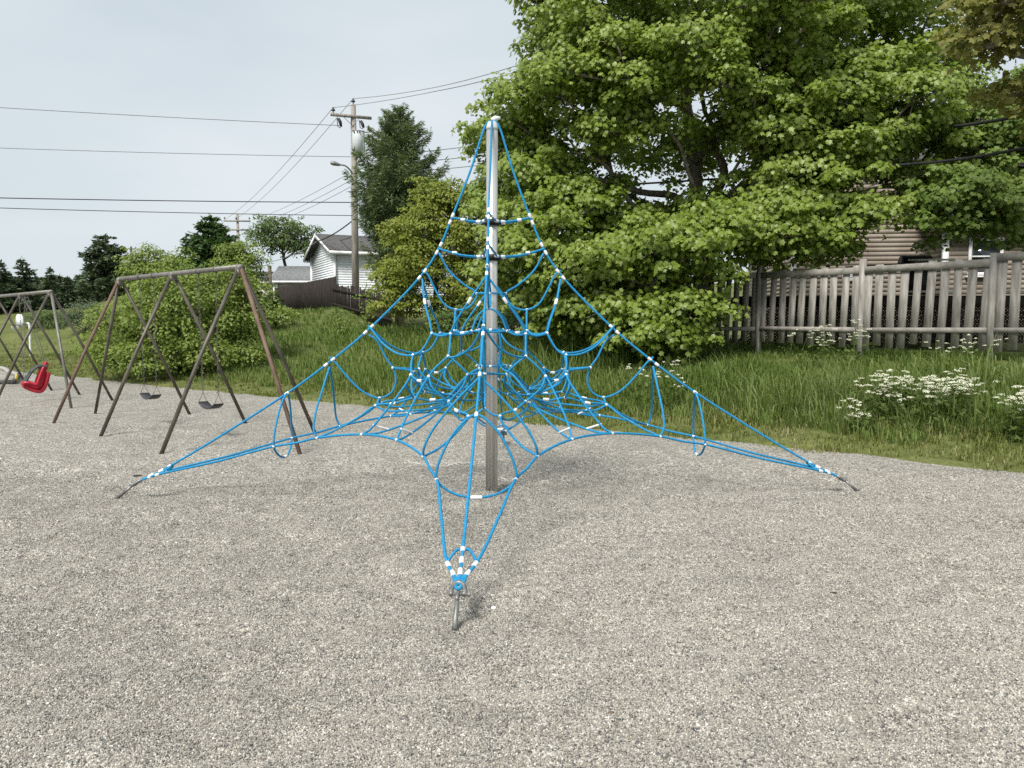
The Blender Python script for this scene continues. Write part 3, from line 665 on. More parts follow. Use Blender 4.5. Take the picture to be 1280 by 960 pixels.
# ------------------------------------------------------------------ weathered picket fence on the bank
F0 = V3(8.13, 13.4, 0); FD = V3(-.6, .8, 0); FN = V3(-.8, -.6, 0)      # FN looks at the viewer
fence = thing('picket_fence', 'weathered grey gappy board fence along the top of the grassy bank', 'fence', (F0[0], F0[1], 1.1))
SP = 2.33; seg = [-2, -1, 0, 1, 2, 3, 4, 5]
def fpost(k, top=2.86):
    p = F0 + FD * SP * k; g = hz(p[0], p[1]); b = MB(); lean = FD * random.uniform(-.02, .02)
    b.bar(p + V3(0, 0, g - .3), p + lean + V3(0, 0, top + random.uniform(-.03, .03)), .10, .10, FN); b.build('post', M['fence'], fence)
for k in range(-2, 7): fpost(k, 2.84 if k != 0 else 2.80)
for k in seg:
    up = .06 if k < 0 else 0.
    p, q = F0 + FD * SP * k, F0 + FD * SP * (k + 1)
    for (z, h) in ((2.64 + up, .13), (1.50, .09)):
        b = MB(); j0, j1 = random.uniform(-.015, .015), random.uniform(-.015, .015)
        b.bar(p + FD * .052 + FN * .028 + V3(0, 0, z + j0), q - FD * .052 + FN * .028 + V3(0, 0, z + j1), .036, h); b.build('rail', M['fencerail'], fence)
    b = MB(); n = 10
    for i in range(n):
        t = (i + .5) / n * SP; w = random.uniform(.13, .152); c = F0 + FD * (SP * k + t + random.uniform(-.012, .012))
        g = hz(c[0], c[1]); ln = random.uniform(-.03, .03) - .035
        if k == 2 and i == 6: continue
        zt = 2.70 + up + random.uniform(-.035, .03); zb = min(1.18 + random.uniform(-.06, .06), g + .3)
        b.bar(c + V3(0, 0, zb) - FD * ln * .5, c + V3(0, 0, zt) + FD * ln * .5, w, .021, FN)
    b.build('picket_panel', M['fence'], fence)

# ------------------------------------------------------------------ dark stained fence farther left
DC = V3(-8.1, 36, 0); DL = V3(-18.6, 60, 0); DR = V3(-4.6, 30.6, 0)
dfe = thing('dark_fence', 'dark brown close-boarded fence on the crest beside the white garage', 'fence', (DC[0], DC[1], hz(DC[0], DC[1])))
def dark_run(p, q, z0, z1, pitch, w, gap_up, name):
    L = np.linalg.norm(q - p); d = (q - p) / L; nn = V3(d[1], -d[0], 0); n = int(L / pitch)
    if np.dot(nn, p) > 0: nn = -nn                                # nn faces the playground
    b = MB()
    for i in range(n):
        c = p + d * (i + .5) * pitch; t = i / n; g = hz(c[0], c[1]); z = z0 * (1 - t) + z1 * t + random.uniform(-.02, .02) * (1 + 2.5 * gap_up)
        b.bar(c + V3(0, 0, g - .1) + nn * random.uniform(-.004, .004), c + V3(0, 0, z) + d * random.uniform(-.03, .03) * gap_up, w, .02, nn)
    b.build(name, M['darkfence'], dfe)
    for i in range(int(L / 2.4) + 1):
        c = p + d * i * 2.4 - nn * .07; g = hz(c[0], c[1]); b = MB(); b.bar(c + V3(0, 0, g - .2), c + V3(0, 0, z0 * (1 - i * 2.4 / L) + z1 * i * 2.4 / L + .03), .1, .1, nn); b.build('post', M['darkfence'], dfe)
    b = MB()
    for f in (.25, .8):
        a0 = hz(p[0], p[1]) * (1 - f) + z0 * f; a1 = hz(q[0], q[1]) * (1 - f) + z1 * f
        b.bar(p + nn * .035 * (1 if gap_up else -1) + V3(0, 0, a0), q + nn * .035 * (1 if gap_up else -1) + V3(0, 0, a1), .04, .1)
    b.build('rail', M['darkfence'], dfe)
dark_run(DC, DL, 3.72, 4.18, .152, .148, 0, 'board_panel')
dark_run(DC, DR, 3.42, 2.72, .17, .125, 1, 'picket_panel')

# ------------------------------------------------------------------ buildings
def lap(mb, p, q, z0, z1, exp=.115, out=None, thick=.005, clip=None):
    """lap siding from p to q: every course a thin tilted board; clip(f) gives the wall top at the fraction f of its length"""
    p = np.asarray(p, float); q = np.asarray(q, float); d = unit(q - p); L = np.linalg.norm(q - p)
    n_ = V3(d[1], -d[0], 0) if out is None else unit(out); z = z0
    while z < z1 - .01:
        zt = min(z + exp, z1); f0, f1 = 0., 1.
        if clip is not None:
            fs = np.linspace(0, 1, 201); ok = fs[np.array([clip(f) for f in fs]) >= zt]
            if len(ok) < 2: break
            f0, f1 = ok[0], ok[-1]
        a, b = p + d * L * f0, p + d * L * f1; V = []
        for e in (a, b): V += [e + n_ * thick + V3(0, 0, z), e + n_ * .003 + V3(0, 0, zt), e - n_ * .12 + V3(0, 0, zt), e - n_ * .12 + V3(0, 0, z)]
        mb.add(V, [(0, 4, 5, 1), (1, 5, 6, 2), (2, 6, 7, 3), (3, 7, 4, 0), (0, 1, 2, 3), (4, 7, 6, 5)]); z = zt
def roof_plane(mb, a, b, c, d, th=.10):
    """roof slab on corners a,b (eave) and c,d (ridge, c above b)"""
    nrm = unit(np.cross(b - a, d - a)); nrm = nrm if nrm[2] > 0 else -nrm
    mb.prism([a, b, c, d], nrm * th)
def gabled(name, label, corner, along, gable, length, width, z0, ze, zr, wallm, roofm, over=.35, exp=.115, group=None):
    """corner: near corner; along: direction of the eave side; gable: direction of the gable side"""
    c = np.array([corner[0], corner[1], 0.]); u = unit(V3(*along, 0)); w = unit(V3(*gable, 0)); U = V3(0, 0, 1)
    g = thing(name, label, 'garage' if 'garage' in name else 'shed', (c[0], c[1], z0), group)
    top = lambda f: ze + (zr - ze) * (1 - abs(2 * f - 1))
    for (p, q, o, cl) in ((c, c + u * length, -w, None), (c + w * width, c + w * width + u * length, w, None), (c, c + w * width, -u, top), (c + u * length, c + u * length + w * width, u, top)):
        b = MB(); lap(b, p, q, z0, zr if cl else ze, exp, o, .005, cl); b.build('wall', M[wallm], g)
    sl = (zr - ze) / (width / 2); r = MB(); mid = c + w * width / 2
    for s in (0, 1):
        e = c - w * over if s == 0 else c + w * (width + over); ez = ze - sl * over
        roof_plane(r, e - u * over + U * ez, e + u * (length + over) + U * ez, mid + u * (length + over) + U * zr, mid - u * over + U * zr, .07)
    r.build('roof', M[roofm], g)
    for s in (0, 1):
        e = c - w * over if s == 0 else c + w * (width + over); ez = ze - sl * over; o = -w if s == 0 else w
        b = MB(); b.bar(e - u * over + U * (ez - .06) + o * .015, e + u * (length + over) + U * (ez - .06) + o * .015, .03, .14); b.build('fascia', M['white'], g)
        b = MB(); b.prism([e - u * over + U * (ez - .15), e + u * (length + over) + U * (ez - .15), e + u * (length + over) - o * over + U * (ez - .15), e - u * over - o * over + U * (ez - .15)], U * .02); b.build('soffit', M['white'], g)
        for (k, sg) in ((-over, -1), (length + over, 1)):
            a0 = e + u * k + U * (ez - .04); a1 = mid + u * k + U * (zr - .04); n2_ = unit(np.cross(a1 - a0, u)); b = MB()
            b.bar(a0 + u * .02 * sg, a1 + u * .02 * sg, .04, .15, n2_); b.build('barge_board', M['white'], g)
    for p in (c - u * .03 - w * .03, c + u * length - w * .03, c + w * (width + .03) - u * .03):
        b = MB(); b.box(p + U * (z0 + ze) / 2, (.12, .12, ze - z0 - .02), u, w, U); b.build('corner_trim', M['white'], g)
    return g, c, u, w
g1, c1, u1_, w1 = gabled('white_garage', 'white vinyl-sided garage with dark roof behind the utility pole', (-8.9, 40), (.9, .435), (-.435, .9), 8.5, 5.6, 2.2, 5.36, 6.32, 'siding', 'shingle', .38, .125)
for (f, z) in ((.26, 4.55),):
    p = c1 + u1_ * 4.1 - w1 * .02 + V3(0, 0, z); b = MB(); b.box(p, (.32, .06, .13), u1_, w1, V3(0, 0, 1)); b.sphere(p - w1 * .08 + u1_ * .1, .06, 8, 5); b.sphere(p - w1 * .08 - u1_ * .1, .06, 8, 5); b.build('floodlight', M['galv'], g1)
g2, c2, u2_, w2 = gabled('grey_garage', 'low beige garage with light grey shingle roof left of the white garage', (-16.6, 55.5), (1, .05), (-.05, 1), 8, 5, 2.4, 4.72, 5.75, 'beige', 'shinglegrey', .3, .14)
b = MB(); p = c2 + u2_ * .12 + w2 * -.035 + V3(0, 0, 3.5); b.box(p, (.24, .06, 2.2), u2_, w2, V3(0, 0, 1)); b.build('corner_board', M['white'], g2)
g3, c3, u3_, w3 = gabled('white_shed', 'narrow white shed with dark roof beside the grey-roofed garage', (-19.3, 58), (1, .02), (-.02, 1), 1.9, 3, 2.4, 4.75, 5.45, 'white', 'shingle', .2, .14)
b = MB(); b.box(c3 + u3_ * .95 - w3 * .04 + V3(0, 0, 3.45), (.85, .05, 2.0), u3_, w3, V3(0, 0, 1)); b.build('door', M['beige'], g3)

# house behind the picket fence, half hidden by leaves
hs = V3(10.3, 29.0, 0); hu = unit(V3(1, -.10, 0)); hw_ = V3(.10, .995, 0); UZ = V3(0, 0, 1)
house = thing('house', 'taupe vinyl-sided house with white trim half hidden behind leaves and fence', 'house', (hs[0], hs[1], 1.2))
P0 = hs + hu * 4.5 - hw_ * 1.8                                       # near corner of the lower wing
b = MB(); lap(b, hs, hs + hu * 15, 1.0, 7.4, .16, -hw_, .012); b.build('wall', M['sidingbrown'], house)
b = MB(); lap(b, hs, hs + hw_ * 8.5, 1.0, 7.4, .16, -hu, .012); b.build('wall', M['sidingbrown'], house)
b = MB(); lap(b, P0, P0 + hu * 10.5, 1.0, 4.85, .16, -hw_, .012); lap(b, P0, P0 + hw_ * 1.66, 1.0, 4.85, .16, -hu, .012); b.build('porch_wall', M['sidingbrown'], house)
b = MB()
for (a0, o) in ((-.35, -1), (8.9, 1)):
    roof_plane(b, hs - hu * .4 + hw_ * a0 + UZ * 7.3, hs + hu * 15.4 + hw_ * a0 + UZ * 7.3, hs + hu * 15.4 + hw_ * 4.25 + UZ * 9.6, hs - hu * .4 + hw_ * 4.25 + UZ * 9.6)
b.build('roof', M['shingle'], house)
b = MB(); roof_plane(b, P0 - hu * .45 - hw_ * .5 + UZ * 4.84, P0 + hu * 10.8 - hw_ * .5 + UZ * 4.84, P0 + hu * 10.8 + hw_ * 1.77 + UZ * 5.6, P0 - hu * .45 + hw_ * 1.77 + UZ * 5.6); b.build('porch_roof', M['shinglegrey'], house)
b = MB(); b.bar(P0 - hu * .45 - hw_ * .52 + UZ * 4.78, P0 + hu * 10.8 - hw_ * .52 + UZ * 4.78, .03, .22); b.build('fascia', M['white'], house)
b = MB(); b.prism([P0 - hu * .45 - hw_ * .48 + UZ * 4.70, P0 + hu * 10.8 - hw_ * .48 + UZ * 4.70, P0 + hu * 10.8 - hw_ * .03 + UZ * 4.70, P0 - hu * .45 - hw_ * .03 + UZ * 4.70], UZ * .02); b.build('soffit', M['white'], house)
def window(par, base, x, z, w, h, out):
    c = base + hu * x + UZ * z; fr = MB(); t = .10
    for (dx, dz, sx, sz) in ((0, h / 2, w + 2 * t, t), (0, -h / 2, w + 2 * t, t), (-w / 2 - t / 2, 0, t, h - t), (w / 2 + t / 2, 0, t, h - t), (0, 0, w, .05)):
        fr.box(c + out * .045 + hu * dx + UZ * dz, (sx, .07, sz), hu, out, UZ)
    f = fr.build('window', M['white'], par)
    gl = MB(); gl.box(c + out * .02, (w, .02, h - t), hu, out, UZ); gl.build('pane', M['glass'], f)
    sd = MB(); sd.box(c + out * .08 - UZ * (h / 2 + t * .95), (w + .34, .12, .06), hu, out, UZ); sd.build('sill', M['white'], f)
window(house, P0, 1.25, 3.85, .9, 1.15, -hw_)
window(house, P0, 4.0, 3.6, 1.8, 1.25, -hw_)
b = MB(); b.box(P0 + hu * 2.7 - hw_ * .05 + UZ * 2.85, (.16, .05, 3.6), hu, hw_, UZ); b.build('corner_trim', M['white'], house)
b = MB(); b.box(P0 - hu * .04 - hw_ * .04 + UZ * 2.85, (.17, .17, 3.6), hu, hw_, UZ); b.build('corner_trim', M['white'], house)
b = MB(); b.box(hs - hu * .04 - hw_ * .04 + UZ * 4.2, (.17, .17, 6.2), hu, hw_, UZ); b.build('corner_trim', M['white'], house)
b = MB(); b.box(hs + hu * 2.0 - hw_ * .035 + UZ * 3.3, (.6, .05, .36), hu, hw_, UZ)
for k in range(5): b.box(hs + hu * 2.0 - hw_ * .065 + UZ * (3.18 + .06 * k), (.52, .03, .024), hu, hw_, UZ)
b.build('wall_vent', M['white'], house)
# deck with lattice skirt and white rail
dk = V3(8.4, 23.6, 0) - hu * 2.2 - hw_ * 3.3; deck = thing('deck', 'dark raised timber deck with white balusters and lattice skirt behind the fence', 'deck', (dk[0], dk[1], 1.2))
DW, DD, DZ = 8.3, 1.75, 2.3; b = MB()
for k in range(50): b.bar(dk + hw_ * (.07 + k * .145) + UZ * DZ, dk + hw_ * (.07 + k * .145) + hu * DW + UZ * DZ, .135, .035)
b.build('deck_boards', M['deck'], deck)
b = MB(); b.bar(dk - hw_ * .03 + UZ * (DZ - .14), dk - hw_ * .03 + hu * DW + UZ * (DZ - .14), .04, .24); b.build('rim_joist', M['deck'], deck)
b = MB(); n = int(DW / .075)
for k in range(n):
    x = k * .075
    for s in (1, -1):
        x1 = x + s * .9
        if 0 <= x1 <= DW: b.bar(dk + hu * x + UZ * 1.15 + hw_ * (.012 * s), dk + hu * x1 + UZ * 2.05 + hw_ * (.012 * s), .035, .01, -hw_)
b.build('lattice_skirt', M['deck'], deck)
b = MB()
for (x0, x1) in ((4.2, 5.3), (6.0, DW), (1.3, 2.6)):
    for z in (DZ + .12, DZ + .92): b.bar(dk + hu * x0 + hw_ * .06 + UZ * z, dk + hu * x1 + hw_ * .06 + UZ * z, .05, .05)
    for x in np.arange(x0 + .05, x1, .13): b.bar(dk + hu * x + hw_ * .06 + UZ * (DZ + .14), dk + hu * x + hw_ * .06 + UZ * (DZ + .9), .035, .035)
b.build('baluster_rail', M['white'], deck)
for x in (0, 1.3, 2.6, 4.2, 5.3, 6.0, DW):
    b = MB(); b.bar(dk + hu * x + hw_ * .06 + UZ * 1.0, dk + hu * x + hw_ * .06 + UZ * (DZ + 1.0), .09, .09); b.build('post', M['deck'] if x not in (4.2, 5.3) else M['white'], deck)
b = MB(); b.bar(dk + hu * 2.65 + hw_ * .02 + UZ * 3.02, dk + hu * 4.2 + hw_ * .02 + UZ * 3.10, .05, .09); b.build('hand_rail', M['deck'], deck)
gp = at(1144, 330, 20.6); gp = V3(gp[0], gp[1], DZ + .02); grill = thing('barbecue_grill', 'black lidded barbecue standing on the dark deck behind the fence', 'barbecue', gp)
b = MB(); b.box(gp + UZ * .40, (.55, .42, .72), hu, hw_, UZ); b.build('cabinet', M['black'], grill)
b = MB(); pr = [gp + hw_ * (-.24) * cos(a) + UZ * (.78 + .27 * sin(a)) - hu * .36 for a in np.linspace(0, pi, 12)]; b.prism(pr, hu * .72); b.build('lid', M['black'], grill)
b = MB(); b.tube([gp - hu * .25 - hw_ * .29 + UZ * .86, gp + hu * .25 - hw_ * .29 + UZ * .86], .015, 6); b.build('handle', M['galv'], grill)
for s in (-1, 1): b = MB(); b.box(gp + hu * s * .53 + UZ * .74, (.3, .4, .03), hu, hw_, UZ); b.build('side_shelf', M['black'], grill)

# ------------------------------------------------------------------ poles and wires
def crossarm(b, c, d, L, w=.1): b.bar(c - d * L / 2, c + d * L / 2, w, w * 1.15)
def insulator(b, p, s=1.): b.tube([p, p + V3(0, 0, .10) * s, p + V3(0, 0, .11) * s, p + V3(0, 0, .17) * s, p + V3(0, 0, .2) * s, p + V3(0, 0, .27) * s], np.array([.025, .025, .10, .085, .05, .04]) * s, 8)
u0 = at(444.5, 365, 36); ug = hz(u0[0], u0[1]); ut = at(441, 131, 36)
up1 = thing('utility_pole', 'tall grey wooden utility pole carrying a transformer and street lamp', 'utility pole', (u0[0], u0[1], ug), 'utility poles')
tp = V3(u0[0] + .02, u0[1], ut[2])
b = MB(); b.tube([V3(u0[0], u0[1], ug - .5), lerp(V3(u0[0], u0[1], ug), tp, .5), tp], [.175, .15, .118], 12); b.build('pole', M['util'], up1, True)
ca = lerp(at(414, 144, 36), at(466, 149, 36), .5); ad = unit(at(466, 149, 36.6) - at(414, 144, 35.4)); b = MB(); crossarm(b, ca + V3(0, -.15, 0), ad, 1.95, .105); b.build('crossarm', M['util'], up1)
b = MB()
for s in (-1, 1): b.bar(ca + V3(0, -.17, -.02) + ad * .42 * s, V3(tp[0], tp[1] - .14, ca[2] - .42), .03, .012)
b.build('brace', M['galv'], up1)
for p in (ca + ad * -.86 + V3(0, -.15, .06), tp + V3(0, 0, .02)): b = MB(); insulator(b, p, .95); b.build('insulator', M['harness'], up1, True)
tr = at(447.5, 178, 35.55); b = MB(); b.tube([tr + V3(0, 0, -.52), tr + V3(0, 0, .45), tr + V3(0, 0, .50)], [.25, .25, .2], 18); b.build('transformer', M['transformer'], up1, True)
b = MB(); b.tube([tr + V3(0, 0, -.56), tr + V3(0, 0, -.52)], [.23, .255], 18); b.tube([tr + V3(0, 0, .455), tr + V3(0, 0, .475)], [.262, .262], 18)
for s in (-.12, .02, .13): b.tube([tr + V3(s, -.22, .40), tr + V3(s, -.27, .40)], .035, 7)
b.build('transformer_fittings', M['harness'], up1, True)
for (x, y, l) in ((423, 148, .36), (451, 151, .3)):
    p = at(x, y, 35.9); b = MB(); b.tube([p, p + V3(.08, 0, -.16), p + V3(.12, 0, -l)], [.06, .075, .05], 8); b.tube([p + V3(-.07, 0, .03), p + V3(-.03, 0, -l), p + V3(.1, 0, -l - .06)], .018, 6); b.build('fuse_cutout', M['wire'], up1, True)
b = MB(); p0 = at(455, 163, 35.9); p1 = at(456, 200, 35.9); b.tube([tr + V3(.22, 0, .4), p0, p1, p1 + V3(-.15, 0, -.05)], .018, 6); b.build('cable_riser', M['wire'], up1, True)
la = at(413, 203, 35.4); lb = at(424, 206, 35.5); lc = at(443, 222, 36)
b = MB(); b.tube(catmull([lc, at(438, 213, 35.8), at(431, 207, 35.6), lb], 5), .035, 8); b.build('lamp_arm', M['galv'], up1, True)
b = MB(); dl = unit(la - lb); b.tube([lb - dl * .05, lb + dl * .05, lb + dl * .22, la - dl * .04, la], [.045, .07, .10, .09, .04], 10); b.build('lamp_head', M['galv'], up1, True)

p2 = at(298.5, 330, 80); p2g = hz(p2[0], p2[1]); p2t = at(297.5, 268, 80)
up2 = thing('utility_pole', 'distant utility pole with two crossarms standing behind the dark spruce', 'utility pole', (p2[0], p2[1], p2g), 'utility poles')
b = MB(); b.tube([V3(p2[0], p2[1], p2g - .5), V3(p2[0], p2[1], p2t[2])], [.17, .12], 10); b.build('pole', M['util'], up2, True)
for (y, L) in ((276.5, 2.6), (287.5, 2.0)):
    c = V3(p2[0], p2[1] - .18, at(298, y, 80)[2]); b = MB(); crossarm(b, c, unit(V3(1, .1, 0)), L, .13); b.build('crossarm', M['util'], up2)
for x in (-1.2, -.1, 1.2): b = MB(); insulator(b, V3(p2[0] + x, p2[1] - .18 + x * .1, at(298, 276, 80)[2] + .08), 1.); b.build('insulator', M['harness'], up2, True)
p3 = at(165, 340, 112); p3g = hz(p3[0], p3[1]); p3t = at(165, 308, 112)
up3 = thing('utility_pole', 'small far utility pole between the big spruce and the bright trees', 'utility pole', (p3[0], p3[1], p3g), 'utility poles')
b = MB(); b.tube([V3(p3[0], p3[1], p3g - .5), V3(p3[0], p3[1], p3t[2])], [.19, .14], 8); b.build('pole', M['utildark'], up3, True)
b = MB(); c = V3(p3[0] + .3, p3[1] - .2, p3t[2] - .35); b.bar(c - V3(.3, 0, 0), c + V3(.5, 0, 0), .1, .12); insulator(b, c + V3(.4, 0, .05), .9); b.build('bracket', M['utildark'], up3)
q0 = at(338.5, 392, 53); q1 = at(338, 326, 53); up4 = thing('stub_pole', 'short dark stub pole at the left corner of the grey-roofed garage', 'pole', (q0[0], q0[1], hz(q0[0], q0[1])))
b = MB(); b.tube([V3(q0[0], q0[1], hz(q0[0], q0[1]) - .3), V3(q0[0], q0[1], at(338, 332, 53)[2])], [.13, .12], 8); b.build('pole', M['utildark'], up4, True)

WG = 'overhead wires'
def wire(label, pts, r, mat='wire', sag=0.):
    pts = [np.asarray(p, float) for p in pts]; out = []
    for a, c in zip(pts[:-1], pts[1:]):
        for t in np.linspace(0, 1, 15)[:-1]: out.append(lerp(a, c, t) - V3(0, 0, sag * 4 * t * (1 - t)))
    out.append(pts[-1]); b = MB(); b.tube(out, r, 5); o = b.build('overhead_wire', M[mat], None, True, pts[0]); tag(o, label, 'wire', WG)
def ext(a, c, f): return a + (c - a) * f
for (y1, x1, y0, r, m, sg, lb_) in ((157, 427, 131, .014, 'wiregrey', .12, 'uppermost of the four thin wires crossing the left sky'), (196, 438, 181, .013, 'wiregrey', .14, 'second wire from the top crossing the left sky'),
                             (253, 442, 244, .021, 'wire', .12, 'third wire down the left sky, thick and dark'), (269.5, 443, 256, .016, 'wire', .14, 'lowest of the four wires crossing the left sky')):
    a = at(x1, y1, 35.9); c = at(0, y0, 32.4); wire(lb_, [a, ext(a, c, 1.9)], r, m, sg * .9)
wire('left of two thin wires slanting from the pole top to the distant pole', [ca + ad * -.86 + V3(0, -.15, .3), V3(p2[0] - 1.2, p2[1] - .3, at(298, 275, 80)[2])], .014, 'wiregrey', .5)
wire('right of two thin wires slanting from the pole top to the distant pole', [tp + V3(0, 0, .27), V3(p2[0] - .1, p2[1] - .2, at(298, 275, 80)[2] + .1)], .014, 'wiregrey', .5)
for k, (y0, x1, y1, lb_) in enumerate(((214, 316, 274, 'upper service wire running down leftwards from the lamp arm'), (224, 322, 278, 'middle service wire running down leftwards from the lamp arm'), (232, 330, 280, 'lower service wire running down leftwards from the lamp arm'))):
    a = at(441, y0, 36.1); wire(lb_, [a, ext(a, at(x1, y1, 78), 1.02)], .013, 'wiregrey', .25)
a = at(444, 273, 36); c = at(396, 302, 41); wire('thick service cable from the utility pole towards the white garage gable', [a, c], .03, 'wire', .12)
wire('thin cable from the white garage gable down to the stub pole', [c, at(338.5, 327, 53)], .022, 'wiregrey', .15)
wire('short cable from the utility pole down to the white garage roof', [at(444, 293, 36.1), at(424, 300.5, 42)], .02, 'wire', .05)
wire('upper of two wires rising rightwards from the pole into the maple', [tp + V3(0, 0, .27), at(545, 109, 29), at(670, 74, 22), at(760, 40, 18.5)], .013, 'wiregrey', .05)
wire('lower of two wires rising rightwards from the pole into the maple', [ca + ad * -.86 + V3(0, -.15, .3), at(545, 114, 29.2), at(672, 82, 22.2), at(765, 52, 18.7)], .013, 'wiregrey', .05)
for k, (y0, y1, lb_) in enumerate(((186, 177, 'top wire in the gap between larch and maple'), (197, 190, 'middle wire in the gap between larch and maple'), (208, 202, 'bottom wire in the gap between larch and maple'))):
    a = at(447, y0 + 9, 36); c = at(590, y1 + 3, 30); wire(lb_, [a, ext(a, c, 1.35)], .016, 'wiregrey', .1)
wire('upper thick black cable in front of the right-hand leaves', [at(1194, 158, 16.4), at(1278, 145, 14.2), at(1440, 112, 11.5)], .034, 'wire', .01)
wire('lower thick black cable in front of the right-hand leaves', [at(760, 232, 26), at(1166, 203, 16.2), at(1290, 183, 14), at(1440, 150, 12)], .030, 'wire', .03)
# ------------------------------------------------------------------ leaves
_m = np.array([(0, .42), (0, 0), (.48, .14), (.36, .40), (.58, .72), (.28, .72), (0, 1.02), (-.28, .72), (-.58, .72), (-.36, .40), (-.48, .14)])
MAPLE = (np.c_[_m[:, 0], _m[:, 1], -.55 * _m[:, 0] ** 2 - .32 * _m[:, 1] ** 2], np.array([(0, k, k % 10 + 1) for k in range(1, 11)]))
_o = np.array([(0, 0, 0), (.30, .30, .06), (.26, .68, .03), (0, 1.0, -.12), (-.26, .68, .03), (-.30, .30, .06), (0, .5, -.03)])
OVAL = (_o, np.array([(6, 0, 1), (6, 1, 2), (6, 2, 3), (6, 3, 4), (6, 4, 5), (6, 5, 0)]))
_s = np.array([(0, 0, 0), (.30, .22, -.03), (.13, .36, 0), (.27, .58, -.04), (.09, .70, 0), (0, 1, -.08), (-.09, .70, 0), (-.27, .58, -.04), (-.13, .36, 0), (-.30, .22, -.03)])
SPRAY = (_s, np.array([(0, 1, 2), (0, 2, 8), (0, 8, 9), (2, 3, 4), (2, 4, 6), (2, 6, 8), (8, 6, 7), (4, 5, 6)]))
_n = np.array([(0, 0, 0), (.11, .35, 0), (0, 1, 0), (-.11, .35, 0)])
NEEDLE = (_n, np.array([(0, 1, 2), (0, 2, 3)]))

def norm_rows(a): return a / np.maximum(np.linalg.norm(a, axis=1)[:, None], 1e-9)
def leaf_arrays(P, Nn, size, shape, along=None):
    """one leaf per point: P positions, Nn face normals, along = growing direction (random when None)"""
    n = len(P); Nn = norm_rows(Nn)
    if along is None: along = rng.normal(size=(n, 3)) + np.array([0, 0, -.6])
    Y = along - Nn * (along * Nn).sum(1)[:, None]; Y = norm_rows(Y); Xx = np.cross(Y, Nn)
    T, F = shape; size = np.broadcast_to(size, (n,))
    V = P[:, None, :] + size[:, None, None] * (T[None, :, 0, None] * Xx[:, None, :] + T[None, :, 1, None] * Y[:, None, :] + T[None, :, 2, None] * Nn[:, None, :])
    k = len(T); tri = (F[None] + (np.arange(n) * k)[:, None, None]).reshape(-1, 3)
    return V.reshape(-1, 3), tri
class Leaves:
    def __init__(s): s.V = []; s.T = []; s.n = 0
    def add(s, P, Nn, size, shape, along=None):
        if len(P) == 0: return
        v, t = leaf_arrays(np.asarray(P), np.asarray(Nn), size, shape, along); s.V.append(v); s.T.append(t + s.n); s.n += len(v)
    def build(s, name, mat, parent=None, origin=None): return link_mesh(name, np.concatenate(s.V), np.concatenate(s.T), mat, parent, False, None, origin)
def clump(L, c, r, n, size, shape, up=.75, low=.25):
    """an umbrella of leaves: mostly on the upper shell of a flat ellipsoid, ragged rim"""
    d = norm_rows(rng.normal(size=(n, 3))); flip = (d[:, 2] < 0) & (rng.random(n) > low); d[flip, 2] *= -1
    rad = np.clip(rng.normal(.86, .17, n), .25, 1.25); P = c + d * rad[:, None] * r
    P[:, 2] += .10 * rng.normal(size=n) * r[2]
    N = d * np.array([.7, .7, .5]) + np.array([-.22, -.50, 1.]) * up * 1.25 + .50 * rng.normal(size=(n, 3))
    al = d * np.array([1, 1, .2]) + np.array([0, 0, -.55]) + .6 * rng.normal(size=(n, 3))
    L.add(P, N, size * rng.uniform(.7, 1.25, n), shape, al)

def crown_points(ells, sep, roomy=False):
    """scatter clump centres over (mostly) the shells of ellipsoids, keeping them apart"""
    out = []
    for (px, py, D, rx, ry, rz, n, inner) in ells:
        c = at(px, py, D)
        for _ in range(n * 12):
            d = unit(rng.normal(size=3)); rr = rng.uniform(.25, .8) if rng.random() < inner else rng.uniform(.82, 1.02)
            p = c + d * np.array([rx, ry, rz]) * rr
            if p[2] < hz(p[0], p[1]) + .35: continue
            if roomy and p[1] < 24:                                    # boughs end above the fence and the house front
                qx = 640 + FOC * p[0] / p[1]; qy = HOR - FOC * (p[2] - EYE - .33) / p[1]
                if 755 < qx < 890 and 200 < qy - 18 < 258 and p[1] < 20.6: continue          # the open middle where the limbs show
                if qx > 865 and qy > np.interp(qx, [865, 900, 1040, 1062, 1150, 1180, 1215, 1290], [400, 342, 334, 296, 285, 308, 320, 306]): continue
            if all(np.linalg.norm((p - o) * np.array([1, 1, 1.35])) > sep for o in out): out.append(p); n -= 1
            if n <= 0: break
    return out

def skeleton(trunk_pts, targets, droop=.0, jitter=.12):
    """grow limbs from the trunk to every clump; returns polylines with thickness"""
    nodes = [np.array(p, float) for p in trunk_pts]; par = [-1] + list(range(len(nodes) - 1)); plen = [0.]
    for i in range(1, len(nodes)): plen.append(plen[-1] + np.linalg.norm(nodes[i] - nodes[i - 1]))
    nt = len(nodes); tgt = sorted(targets, key=lambda p: min(np.linalg.norm(p - q) for q in nodes[nt // 2:])); ends = []
    for p in tgt:
        A = np.array(nodes[max(1, nt // 3):]); Lp = np.array(plen[max(1, nt // 3):]); dv = p - A; dist = np.linalg.norm(dv, axis=1)
        cost = dist + .28 * Lp + .9 * np.maximum(0, -dv[:, 2])
        k = int(np.argmin(cost)) + max(1, nt // 3); a = nodes[k]; L = np.linalg.norm(p - a); m = max(2, int(L / .55)); last = k
        bend = unit(rng.normal(size=3)) * L * jitter + np.array([0, 0, L * .10])
        for i in range(1, m + 1):
            t = i / m; q = a + (p - a) * t + bend * sin(pi * t) * .7 + rng.normal(size=3) * .02 * L * (t < 1)
            nodes.append(q); par.append(last); plen.append(plen[last] + np.linalg.norm(q - nodes[last])); last = len(nodes) - 1
        ends.append(last)
    w = np.zeros(len(nodes))
    for e in ends:
        k = e
        while k >= 0: w[k] += 1; k = par[k]
    return nodes, par, w, ends, nt
